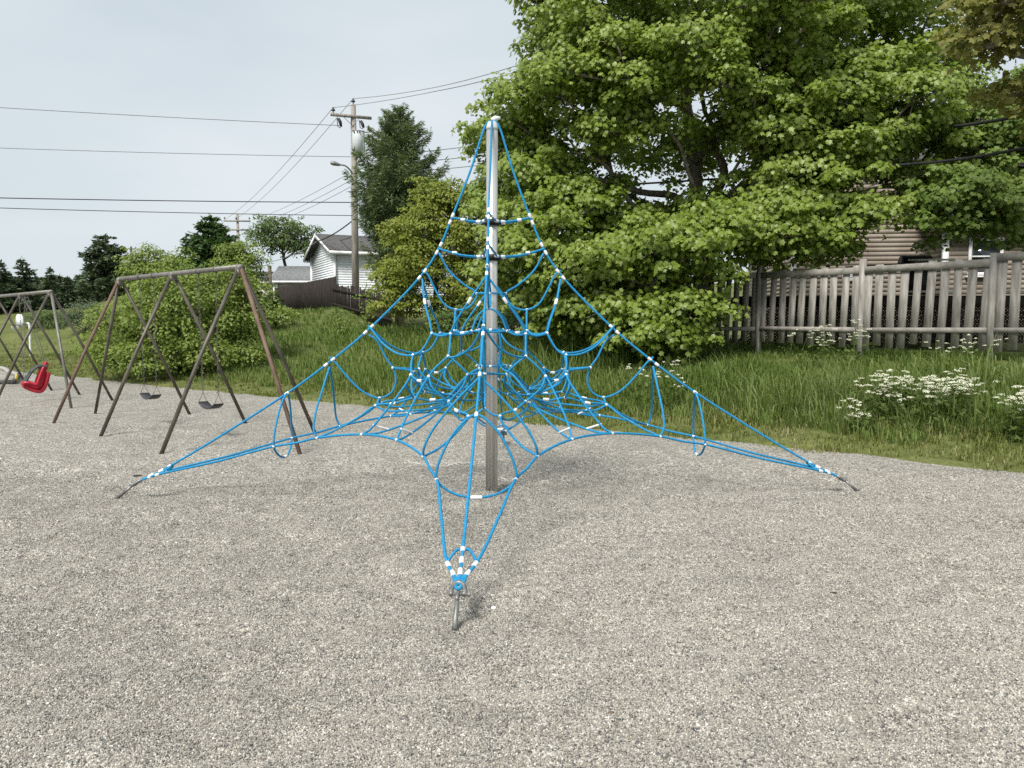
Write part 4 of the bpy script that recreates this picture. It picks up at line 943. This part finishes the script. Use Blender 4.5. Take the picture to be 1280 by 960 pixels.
def limbs(mb, nodes, par, w, nt, r_tip, r_base, expo=.5):
    wmax = w[0]; rad = r_tip + (r_base - r_tip) * (w / wmax) ** expo
    rad[:nt] = np.maximum(rad[:nt], r_base * np.linspace(1, .62, nt))
    ch = {}
    for k, p in enumerate(par):
        if p >= 0: ch.setdefault(p, []).append(k)
    def run(start, first):
        pts = [nodes[start]] if start >= 0 else []; rr = [min(rad[start], rad[first] * 1.25)] if start >= 0 else []; k = first
        while True:
            pts.append(nodes[k]); rr.append(rad[k]); c = ch.get(k, [])
            if not c: break
            c = sorted(c, key=lambda q: -w[q])
            for o in c[1:]: stack.append((k, o))
            k = c[0]
        if len(pts) >= 2: mb.tube(np.array(pts), np.array(rr), 7 if rr[0] > .05 else 5)
    stack = [(-1, 0)]
    while stack:
        s, f = stack.pop(); run(s, f)

def broadleaf(name, label, cat, base, trunk, ells, sep, crad, nleaf, lsize, shape, mat, bark, r_base, r_tip=.012, group=None, flat=.55, up=.75, low=.25, stems=None, extra=()):
    g = hz(base[0], base[1]); root = thing(name, label, cat, (base[0], base[1], g), group)
    cp = crown_points(ells, sep, name == 'maple_tree') + [at(*e[:3]) for e in extra]; rads = [crad * rng.uniform(.72, 1.25) for _ in cp]
    for i, e in enumerate(extra): rads[len(cp) - len(extra) + i] = e[3]
    L = Leaves()
    for p, r in zip(cp, rads):
        n = int(nleaf * (r / crad) ** 1.7); clump(L, p, np.array([r, r, r * flat * rng.uniform(.8, 1.25)]), n, lsize, shape, up, low)
        for _ in range(3):                                                            # side shoots break the round outline
            a = rng.uniform(0, 2 * pi); q = p + np.array([cos(a), sin(a), rng.uniform(-.55, .75)]) * r * rng.uniform(.9, 1.3)
            clump(L, q, np.array([.42, .42, .26]) * r, int(n * .16), lsize * .95, shape, up, low)
    b = MB(); tp = [np.array([base[0], base[1], g - .3])] + [np.array(p, float) for p in trunk]
    tp = catmull(tp, 4); nodes, par, w, ends, nt = skeleton(list(tp), cp); limbs(b, nodes, par, w, nt, r_tip, r_base)
    for e, p, r in zip(ends, sorted(cp, key=lambda q: 0), rads):                       # twigs inside the clump
        q = nodes[e]
        for _ in range(4):
            d = unit(rng.normal(size=3) * np.array([1, 1, .4]) + np.array([0, 0, .25])); b.tube([q, q + d * crad * .45, q + d * crad * .85 + np.array([0, 0, -.04])], [r_tip, r_tip * .8, r_tip * .4], 4)
    if stems:
        for s in stems: b.tube(catmull([np.array(p, float) for p in s[0]], 5), np.linspace(s[1], s[2], 5 * (len(s[0]) - 1) + 1), 7)
    b.build('trunk', M[bark], root, True); L.build('crown', M[mat], root); return root

# the big maple over the fence
mb_ = at(880, 395, 20.6)
broadleaf('maple_tree', 'huge spreading bright green maple filling the upper right behind the net', 'tree', (mb_[0], mb_[1]),
    [at(878, 330, 20.6), at(872, 262, 20.6), at(868, 205, 20.4), at(858, 130, 20.3), at(852, 60, 20.2)],
    [(880, 110, 20.5, 5.6, 4.6, 4.6, 105, .3), (830, 90, 17.6, 3.0, 1.0, 1.5, 18, .4), (700, 215, 19.6, 2.2, 2.2, 2.0, 24, .2), (640, 190, 20.5, 1.0, 1.2, .9, 5, .2), (720, 320, 18.3, 2.2, 1.7, 1.3, 22, .2), (1085, 190, 19.6, 2.35, 2.4, 2.5, 30, .2),
     (1000, 283, 17.2, 2.3, 1.3, .62, 18, .2), (825, 325, 16.8, 1.5, 1.1, .55, 11, .2), (740, 385, 18.5, 1.7, 1.3, .55, 9, .3), (840, 402, 16.3, .75, .6, .45, 5, .2), (785, 385, 16.6, .55, .5, .35, 3, .2), (1020, 120, 17.6, 2.2, .8, 1.6, 16, .3),
     (900, -70, 20, 4.6, 4, 3.0, 26, .2), (720, 20, 20.3, 1.35, 1.6, 1.9, 10, .2), (600, 180, 21, .45, .6, .4, 3, .2), (1120, 30, 20.2, 1.1, 1.2, 1.0, 8, .2)],
    .64, .70, 520, .102, MAPLE, 'maple', 'bark', .21, .013, 'broadleaf trees by the fence', .56,
    stems=[([at(874, 300, 20.4), at(890, 250, 20.2), at(905, 215, 20), at(880, 165, 19.8), at(835, 120, 19.4)], .17, .05), ([at(872, 290, 20.5), at(850, 250, 20.3), at(800, 240, 19.4), at(745, 225, 18.9), at(700, 232, 18.4)], .12, .03),
           ([at(876, 290, 20.5), at(930, 230, 20.3), at(980, 190, 20), at(1040, 150, 19.6)], .15, .04), ([at(840, 290, 20), at(795, 262, 19), at(755, 205, 18.4), at(718, 190, 18)], .09, .025)])
gm = (12.9, 12.4)
broadleaf('maple_tree', 'bronze-tinged maple whose nearest boughs hang in the top right corner', 'tree', gm, [(12.8, 12.3, 2.6), (12.6, 12.2, 4.4), (12.2, 12.1, 6.2)],
    [(1320, 40, 11.8, 1.0, 1.1, 1.15, 13, .2), (1258, 15, 11.6, .38, .6, .7, 5, .1), (1420, -60, 12, 2.2, 1.9, 1.9, 18, .2)], .44, .44, 230, .095, MAPLE, 'maplegold', 'bark', .19, .011, 'broadleaf trees by the fence', .6)
rm = (13.6, 20.6)
broadleaf('maple_tree', 'rounded mid-green maple at the right edge behind the black cables', 'tree', rm, [(13.5, 20.5, 2.6), (13.3, 20.4, 3.8), (13.0, 20.2, 5.4)],
    [(1265, 205, 19.5, 2.3, 2.0, 2.0, 32, .2), (1205, 262, 17.6, 1.15, 1.0, .75, 12, .2), (1370, 240, 18.5, 2.0, 2, 2.1, 16, .2), (1200, 170, 21, 1.2, 1.2, 1.0, 9, .2), (1190, 312, 17.2, .5, .4, .35, 3, .1)], .6, .62, 390, .105, MAPLE, 'mapleright', 'bark', .2, .012, 'broadleaf trees by the fence', .56)
# yellow-green shrub and darker understorey
ys_ = at(545, 400, 26)
broadleaf('shrub', 'tall yellow-green shrub between the larch and the big maple', 'shrub', (ys_[0], ys_[1]), [(ys_[0], ys_[1], 2.4), (ys_[0] + .05, ys_[1], 3.4), (ys_[0] + .1, ys_[1], 4.5)],
    [(545, 330, 26, 1.7, 1.5, 1.75, 48, .2), (565, 262, 26.3, 1.05, 1.1, .85, 15, .2), (590, 385, 25, 1.3, 1.0, .7, 14, .2), (497, 365, 25.6, .65, .8, .8, 9, .2), (610, 320, 26, .9, 1, 1.4, 12, .2)], .46, .50, 270, .098, OVAL, 'shrubgold', 'barkdark', .10, .008, 'shrubs on the bank', .62, up=.6)
us_ = at(690, 410, 21.2)
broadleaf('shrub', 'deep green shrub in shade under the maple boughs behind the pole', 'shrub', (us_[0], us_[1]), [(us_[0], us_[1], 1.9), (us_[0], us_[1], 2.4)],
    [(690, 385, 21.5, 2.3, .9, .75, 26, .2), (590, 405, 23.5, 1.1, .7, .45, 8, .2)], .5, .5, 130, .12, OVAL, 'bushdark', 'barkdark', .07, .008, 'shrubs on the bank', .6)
# leafy bush behind the swings
bs_ = at(225, 470, 22.8)
broadleaf('bush', 'big rounded fresh green bush behind the near swing set', 'bush', (bs_[0], bs_[1]), [(bs_[0], bs_[1], .5), (bs_[0], bs_[1], 1.1), (bs_[0] + .1, bs_[1], 1.8)],
    [(235, 400, 22.8, 1.75, 1.5, 1.35, 60, .2), (160, 428, 23, 1.0, 1.0, .95, 22, .2), (290, 385, 23.3, .85, .9, 1.15, 20, .2), (225, 448, 21.8, 1.9, .8, .55, 22, .2)], .42, .46, 150, .095, OVAL, 'bush', 'barkdark', .07, .008, 'shrubs on the bank', .66, up=.55)
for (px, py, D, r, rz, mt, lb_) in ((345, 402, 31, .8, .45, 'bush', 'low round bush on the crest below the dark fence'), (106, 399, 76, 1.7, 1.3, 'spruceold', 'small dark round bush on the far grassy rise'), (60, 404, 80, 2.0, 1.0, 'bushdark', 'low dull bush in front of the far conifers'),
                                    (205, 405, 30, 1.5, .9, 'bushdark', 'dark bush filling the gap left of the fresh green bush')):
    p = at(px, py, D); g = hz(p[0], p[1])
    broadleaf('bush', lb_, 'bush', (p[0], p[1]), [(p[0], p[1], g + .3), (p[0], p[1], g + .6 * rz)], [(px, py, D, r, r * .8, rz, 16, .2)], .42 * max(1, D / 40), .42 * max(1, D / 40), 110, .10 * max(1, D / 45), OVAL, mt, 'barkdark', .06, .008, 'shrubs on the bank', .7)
for (px, D, ells, mt, lb_, tops) in (
    (195, 39, [(195, 342, 39, 1.35, 1.2, 1.15, 26, .2), (178, 330, 39.5, .6, .6, .55, 6, .2), (222, 350, 38.5, .9, .8, .8, 10, .2)], 'bush', 'bright green tree directly left of the dark spruce', 3.4),
    (302, 43, [(302, 335, 43, 1.1, 1.1, 1.3, 22, .2), (285, 318, 43, .6, .6, .6, 6, .2)], 'bush', 'bright green tree directly right of the dark spruce', 3.6),
    (357, 63, [(350, 294, 63, 2.0, 1.9, 1.35, 26, .2), (376, 303, 63, 1.1, 1.1, .8, 8, .2), (338, 284, 63, .9, .9, .6, 5, .2), (385, 288, 63, .5, .5, .4, 3, .2)], 'bushdark', 'wind-swept dark green tree rising behind the grey-roofed garage', 6.)):
    p = at(px, 380, D); g = hz(p[0], p[1])
    broadleaf('broadleaf_tree', lb_, 'tree', (p[0], p[1]), [(p[0], p[1], g + .8), (p[0] + .1, p[1], (g + tops) / 2), (p[0] + .1, p[1], tops)], ells, .55 if D < 50 else .8, .55 if D < 50 else .8, 120, .13 if D < 50 else .2, OVAL, mt, 'barkdark', .12, .014, 'trees behind the playground', .6)

# ------------------------------------------------------------------ conifers
def conifer(name, label, base, h, r, mat, bark='barkdark', whorls=26, nb=8, rise=-.18, tip=.25, spray=.34, dens=1., bare=.12, ragged=.2, group='conifers behind the playground', power=.85, seedshape=SPRAY, hang=.25, oval=False, fan=.16):
    g = hz(base[0], base[1]); root = thing(name, label, 'tree', (base[0], base[1], g), group); L = Leaves(); b = MB()
    ax = np.array([base[0], base[1], g]); b.tube([ax - V3(0, 0, .3), ax + V3(0, 0, h * .5), ax + V3(0, 0, h * .98)], [.022 * h + .02, .013 * h + .01, .008], 8)
    P, N, A, S = [], [], [], []
    for k in range(whorls):
        f = bare + (1 - bare) * (k + rng.uniform(-.3, .3)) / whorls; f = min(max(f, bare), .985); fr = (f - bare) / (1 - bare); Lk = r * (1 - fr * .97) ** power if not oval else r * min(1, (1.03 - fr) / .50) ** .75 * (.5 + .5 * min(1, fr / .33))
        for j in range(nb):
            a = rng.uniform(0, 2 * pi); Lb = Lk * rng.uniform(1 - ragged * 2, 1 + ragged * .6); o = ax + V3(0, 0, f * h); d = V3(cos(a), sin(a), 0); m = 6
            ts = np.linspace(0, 1, m); pts = np.array([o + d * Lb * t + V3(0, 0, Lb * (rise * t * 1.6 + (tip - rise * .6) * t * t * (1 if tip > 0 else 1))) for t in ts])
            if Lb > .35: b.tube(pts, np.linspace(.006 + .012 * Lb, .004, m), 4)
            n = max(4, int(Lb / spray * 7 * dens)); t = rng.uniform(.12, 1, n); q = o + d * (Lb * t)[:, None]; q[:, 2] += Lb * (rise * t * 1.6 + (tip - rise * .6) * t * t)
            side = np.array([-d[1], d[0], 0]); sg = rng.choice([-1, 1], n); q = q + side * (sg * rng.random(n) * fan * Lb * np.sin(pi * np.minimum(1, t * .9 + .1)))[:, None]; q[:, 2] += rng.normal(size=n) * .05 * Lb; al = d * .75 + side * (sg * rng.uniform(.2, 1.1, n))[:, None] + np.c_[np.zeros(n), np.zeros(n), rng.uniform(-hang * 2, hang, n)]
            P.append(q); A.append(al); N.append(np.tile([0, 0, 1.], (n, 1)) + .45 * rng.normal(size=(n, 3))); S.append(spray * rng.uniform(.7, 1.3, n) * (.55 + .45 * Lb / r))
    P.append(ax + V3(0, 0, h * .93) + rng.normal(size=(10, 3)) * V3(.03, .03, .03 * h)); A.append(np.tile([0, 0, 1.], (10, 1)) + .35 * rng.normal(size=(10, 3))); N.append(rng.normal(size=(10, 3))); S.append(np.full(10, spray * .8))
    L.add(np.concatenate(P), np.concatenate(N), np.concatenate(S), seedshape, np.concatenate(A))
    b.build('trunk', M[bark], root, True); L.build('crown', M[mat], root); return root
def con_at(name, label, px, ytop, D, rpx, **k):
    p = at(px, ytop, D); g = hz(p[0], p[1]); return conifer(name, label, (p[0], p[1]), p[2] - g, rpx * D / FOC, **k)
con_at('spruce_tree', 'dense dark spruce with drooping tiers between two bright green trees', 263, 267, 45, 92, mat='spruce', whorls=24, nb=15, rise=-.16, tip=.16, spray=.40, dens=2.2, bare=.03)
con_at('larch_tree', 'tall feathery dark larch partly hiding the utility pole', 497, 133, 31.5, 53, mat='larch', bark='bark', whorls=64, nb=9, rise=.18, tip=.42, spray=.20, dens=6.0, bare=.14, ragged=.42, fan=.30, seedshape=NEEDLE, oval=True, hang=.5)
con_at('pine_tree', 'broad bushy dark pine standing tallest on the left skyline', 131, 294, 92, 36, mat='spruceold', whorls=17, nb=9, rise=-.04, tip=.14, spray=.75, dens=2.2, bare=.16, ragged=.3, power=.55)
for (px, y, D, rp, lb_) in ((28, 322, 91, 30, 'spruce with a fine pointed top, second from the left edge'), (1, 327, 88, 27, 'dark spruce cut by the left edge of the view'), (62, 334, 99, 16, 'thin wispy spruce leaning between the two left groups'), (84, 346, 96, 15, 'short pointed spruce just left of the broad pine'),
                            (101, 348, 101, 15, 'narrow pointed spruce close beside the broad pine'), (-32, 318, 90, 30, 'big spruce just beyond the left edge')):
    con_at('spruce_tree', lb_, px, y, D, rp, mat='spruceold', whorls=20, nb=7, rise=-.14, tip=.12, spray=.62, dens=1.5, bare=.10, ragged=.3, power=.8)
# farther wood, one mass
L = Leaves()
for k in range(46):
    px = -160 + k * 9.2 + rng.uniform(-4, 4); D = rng.uniform(112, 135); y = rng.uniform(346, 362) if px < 190 else rng.uniform(352, 372); p = at(px, y, D); g = hz(p[0], p[1]); h = p[2] - g; r = rng.uniform(1.7, 2.6); n = 420
    f = rng.random(n) ** 1.15; a = rng.uniform(0, 2 * pi, n); rr = r * (1 - f) ** .8 * np.sqrt(rng.random(n)) * 1.1
    P = np.c_[p[0] + np.cos(a) * rr, p[1] + np.sin(a) * rr, g + .4 + f * h]; A = np.c_[np.cos(a), np.sin(a), rng.uniform(-.6, .3, n)]
    L.add(P, np.tile([0, 0, 1.], (n, 1)) + .5 * rng.normal(size=(n, 3)), rng.uniform(.7, 1.3, n), SPRAY, A)
tag(L.build('far_forest', M['spruceold'], None, (-70, 120, 3)), 'dark far conifer wood closing the left horizon', 'forest', None, 'stuff')

# ------------------------------------------------------------------ grass
def blades(N, pxr, dr, dpow, filt, hfun, wid, lean=.55, per=9, tuft=.07):
    """tufts of grass scattered over the terrain, denser near the viewer's side of the bank"""
    K = N // per; px = rng.uniform(pxr[0], pxr[1], K); u = rng.random(K); e = 1 - dpow
    D = (dr[0] ** e + u * (dr[1] ** e - dr[0] ** e)) ** (1 / e); x = (px - 640) / FOC * D; y = D
    big = rng.uniform(.55, 1.3, K) * (1 + .25 * (rng.random(K) < .12)); x = np.repeat(x, per); y = np.repeat(y, per); big = np.repeat(big, per); n = len(x)
    ox, oy = rng.normal(size=n) * tuft, rng.normal(size=n) * tuft; x = x + ox; y = y + oy
    t, s = to_ts(x, y); k = filt(x, y, t, s); x, y, t, s, big, ox, oy = x[k], y[k], t[k], s[k], big[k], ox[k], oy[k]; n = len(x); D = y
    z = np.where(s > 0, height(x, y), -.02); h = hfun(x, y, t, s) * big * rng.uniform(.6, 1.15, n); a = rng.uniform(0, 2 * pi, n); w = wid * (1 + D / 13) * rng.uniform(.6, 1.35, n)
    ld = np.arctan2(oy, ox) + rng.normal(size=n) * .5; l = h * rng.uniform(.08, lean, n)
    dx, dy = np.cos(ld) * l - .12 * h, np.sin(ld) * l - .06 * h; cx, cy = np.cos(a) * w / 2, np.sin(a) * w / 2; dr_ = np.clip(l / h, 0, .9) ** 2
    V = np.empty((n, 5, 3)); V[:, 0] = np.c_[x - cx, y - cy, z - .03]; V[:, 1] = np.c_[x + cx, y + cy, z - .03]
    V[:, 2] = np.c_[x + cx * .8 + dx * .3, y + cy * .8 + dy * .3, z + h * .62]; V[:, 3] = np.c_[x - cx * .8 + dx * .3, y - cy * .8 + dy * .3, z + h * .62]
    V[:, 4] = np.c_[x + dx * 1.25, y + dy * 1.25, z + h * (1 - .75 * dr_)]
    i = np.arange(n) * 5; q = np.stack([i, i + 1, i + 2, i + 3], 1); tr = np.stack([i + 3, i + 2, i + 4], 1); return V.reshape(-1, 3), tr, q
def tallh(x, y, t, s):
    s0 = bank_start(t); base = np.interp(t, [-20, 4, 12, 18, 26, 60], [.58, .58, .52, .28, .25, .18])
    ramp = .35 + .65 * sstep(.7, 2.2, s - s0 * .8); far = 1 - .72 * sstep(2.6, 5.0, s) * (t < 7.5) - .65 * sstep(8.0, 10.0, s - s0) * (t > 20)
    return base * ramp * far * (.6 + .8 * vnoise(x, y, 1.3, 9))
W_ = lambda t: np.interp(t, [-60, 0, 8, 15, 28, 60], [5.0, 5.3, 7.0, 8, 10, 11])
v, tr, q = blades(330000, (-240, 1560), (8.2, 70), .55, lambda x, y, t, s: (s > .55 + .8 * vnoise(x, y, .9, 12)) & (s > bank_start(t) * .9) & (s < bank_start(t) + W_(t) + 3.5) & (t < 90), tallh, .0088, .85)
tag(link_mesh('bank_grass', v, tr, M['grass'], None, False, q, (2, 13, 0)), 'long unmown grass covering the bank', 'grass', None, 'stuff')
v, tr, q = blades(300000, (-200, 1560), (7.6, 75), .8, lambda x, y, t, s: (s > -.10 + .55 * (vnoise(x, y, .5, 10) - .35)) & ((s < 2.3) | (s < bank_start(t) * 1.05)), lambda x, y, t, s: (.055 + .10 * sstep(.1, 1.6, s)) * (.5 + vnoise(x, y, .7, 11)) * np.where(t > 24, .6, 1.), 0.008, 1.1, 6, .05)
tag(link_mesh('verge_grass', v, tr, M['drygrass'], None, False, q, (2, 11, 0)), 'short mixed dry and green grass along the gravel edge', 'grass', None, 'stuff')

# ------------------------------------------------------------------ cow parsley, weeds, saplings
def cow_parsley(label, px, py, D, spread, n, hh, um=.05, leaf=60):
    p = at(px, py, D); t, s = to_ts(p[0], p[1]); g = hz(p[0], p[1]); root = thing('cow_parsley', label, 'plant', (p[0], p[1], g), 'cow parsley on the bank'); b = MB(); F = Leaves(); L = Leaves()
    for k in range(n):
        x = p[0] + rng.normal() * spread * .5; y = p[1] + rng.normal() * spread * .35; z = hz(x, y); h = hh * rng.uniform(.68, 1.12); tip = V3(x + rng.normal() * .07, y + rng.normal() * .07 - .05, z + h)
        b.tube([V3(p[0], p[1], g - .08), V3(x, y, z - .03), lerp(V3(x, y, z), tip, .6) + rng.normal(size=3) * .02, tip], [.006, .005, .004, .003], 4)
        for j in range(int(rng.integers(3, 7))):
            c = tip + V3(rng.normal() * .085, rng.normal() * .07, rng.uniform(-.09, .05)); b.tube([lerp(V3(x, y, z), tip, .8), c - V3(0, 0, .01)], .0025, 4); m = 34
            r = .75 * um * rng.uniform(.7, 1.2) * np.sqrt(rng.random(m)); a = rng.uniform(0, 2 * pi, m); Q = c + np.c_[np.cos(a) * r, np.sin(a) * r, .012 - 3.5 * r * r + rng.normal(size=m) * .004]
            F.add(Q - np.array([0, .008, 0]), np.tile([0, -.25, 1.], (m, 1)) + .5 * rng.normal(size=(m, 3)), .0135, OVAL)
        m = leaf // 4; Q = np.c_[rng.normal(x, .10, m), rng.normal(y, .10, m), z + rng.uniform(.05, h * .75, m)]; L.add(Q, np.tile([0, 0, 1.], (m, 1)) + .5 * rng.normal(size=(m, 3)), rng.uniform(.06, .13, m), SPRAY)
    b.build('stem', M['weed'], root, True); L.build('foliage', M['weed'], root); F.build('flower_heads', M['blossom'], root)
cow_parsley('largest white-flowering cow parsley clump right of centre on the bank', 1165, 508, 10.6, .62, 34, .62, .055)
cow_parsley('white cow parsley clump at the left end of the flowering patch', 1100, 495, 10.9, .34, 14, .60, .05)
cow_parsley('white cow parsley cut by the right edge of the view', 1284, 512, 9.6, .30, 14, .62, .055)
cow_parsley('single low cow parsley sprig standing left of the large clumps', 1072, 520, 10.5, .14, 4, .42, .045)
cow_parsley('cow parsley gone greenish just in front of the picket fence', 1050, 425, 14.2, .8, 13, .75, .05)
cow_parsley('sparse cow parsley on the bank behind the right net ropes', 822, 490, 12.8, .45, 6, .70, .042)
cow_parsley('faint cow parsley at the foot of the fence post on the right', 1215, 440, 12.9, .7, 6, .5, .035)
def sapling(label, px, py, D, h, n, ls, mat='weed', spread=.22):
    p = at(px, py, D); g = hz(p[0], p[1]); root = thing('sapling', label, 'sapling', (p[0], p[1], g), 'young shoots by the dark fence'); b = MB(); L = Leaves()
    for k in range(4):
        tip = V3(p[0] + rng.normal() * spread * 1.2, p[1] + rng.normal() * spread, g + h * rng.uniform(.6, 1.0)); pts = catmull([V3(p[0], p[1], g - .05), V3(p[0] + rng.normal() * .06, p[1], g), lerp(V3(p[0], p[1], g), tip, .5) + rng.normal(size=3) * .08, tip], 5); b.tube(pts, np.linspace(.014, .004, len(pts)), 5)
        t = rng.uniform(.25, 1, n); Q = np.array([lerp(V3(p[0], p[1], g), tip, v_) for v_ in t]) + rng.normal(size=(n, 3)) * .10; L.add(Q, np.tile([0, -.4, 1.], (n, 1)) + .6 * rng.normal(size=(n, 3)), ls * rng.uniform(.7, 1.3, n), OVAL)
    b.build('stem', M['barkdark'], root, True); L.build('foliage', M[mat], root)
sapling('tall loose sapling in front of the dark pickets and garage wall', 458, 392, 28, 1.75, 34, .11, 'bush')
sapling('low leafy sapling left of the taller one by the dark pickets', 425, 400, 27, 1.1, 30, .10, 'bush')

# ------------------------------------------------------------------ loose stones: the top layer of the gravel
gx = np.linspace(-6.2, 6.2, 190); gy = np.linspace(2.2, 9.6, 150); X, Y = np.meshgrid(gx, gy); T, S = to_ts(X, Y)
keepw = (np.abs(X) < Y * .72 + .2) & (S < .1)
Zs = gravel_h(X, Y) * (1 - sstep(-1.2, 0, S)) - .009
stones = sheet('gravel_stones', X, Y, Zs, M['stone'], keepw); tag(stones, 'loose grey and beige gravel stones covering the playground', 'gravel', None, 'stuff')
co = np.empty(len(stones.data.vertices) * 3, dtype=np.float32); stones.data.vertices.foreach_get('co', co); yv = co.reshape(-1, 3)[:, 1]
at_d = stones.data.attributes.new('thick', 'FLOAT', 'POINT'); at_d.data.foreach_set('value', np.clip((4.2 / yv) ** 1.2, .2, 1.25) * (1 - sstep(6.8, 9.3, yv)).astype(np.float32))
ng = bpy.data.node_groups.new('scatter_stones', 'GeometryNodeTree'); ng.interface.new_socket('Geometry', in_out='INPUT', socket_type='NodeSocketGeometry'); ng.interface.new_socket('Geometry', in_out='OUTPUT', socket_type='NodeSocketGeometry')
n_ = ng.nodes; l_ = ng.links; gi = n_.new('NodeGroupInput'); go = n_.new('NodeGroupOutput')
dist = n_.new('GeometryNodeDistributePointsOnFaces'); dist.inputs['Density'].default_value = 6000
na = n_.new('GeometryNodeInputNamedAttribute'); na.data_type = 'FLOAT'; na.inputs['Name'].default_value = 'thick'
mu = n_.new('ShaderNodeMath'); mu.operation = 'MULTIPLY'; mu.inputs[1].default_value = STONE_DENSITY
l_.new(na.outputs[0], mu.inputs[0]); l_.new(mu.outputs[0], dist.inputs['Density'])
ico = n_.new('GeometryNodeMeshIcoSphere'); ico.inputs['Subdivisions'].default_value = 1; ico.inputs['Radius'].default_value = 1
sm = n_.new('GeometryNodeSetMaterial'); sm.inputs['Material'].default_value = M['stone']; l_.new(ico.outputs['Mesh'], sm.inputs['Geometry'])
sh = n_.new('GeometryNodeSetShadeSmooth'); sh.inputs['Shade Smooth'].default_value = False
inst = n_.new('GeometryNodeInstanceOnPoints'); l_.new(gi.outputs[0], dist.inputs['Mesh']); l_.new(dist.outputs['Points'], inst.inputs['Points']); l_.new(sm.outputs[0], inst.inputs['Instance'])
rr = n_.new('FunctionNodeRandomValue'); rr.data_type = 'FLOAT_VECTOR'; rr.inputs['Max'].default_value = (6.28, 6.28, 6.28); l_.new(rr.outputs[0], inst.inputs['Rotation'])
rs = n_.new('FunctionNodeRandomValue'); rs.data_type = 'FLOAT_VECTOR'; rs.inputs['Min'].default_value = (.0028, .0024, .0019); rs.inputs['Max'].default_value = (.0076, .0062, .0047); rs.inputs['Seed'].default_value = 3; l_.new(rs.outputs[0], inst.inputs['Scale'])
l_.new(inst.outputs[0], go.inputs[0])
md = stones.modifiers.new('stones', 'NODES'); md.node_group = ng
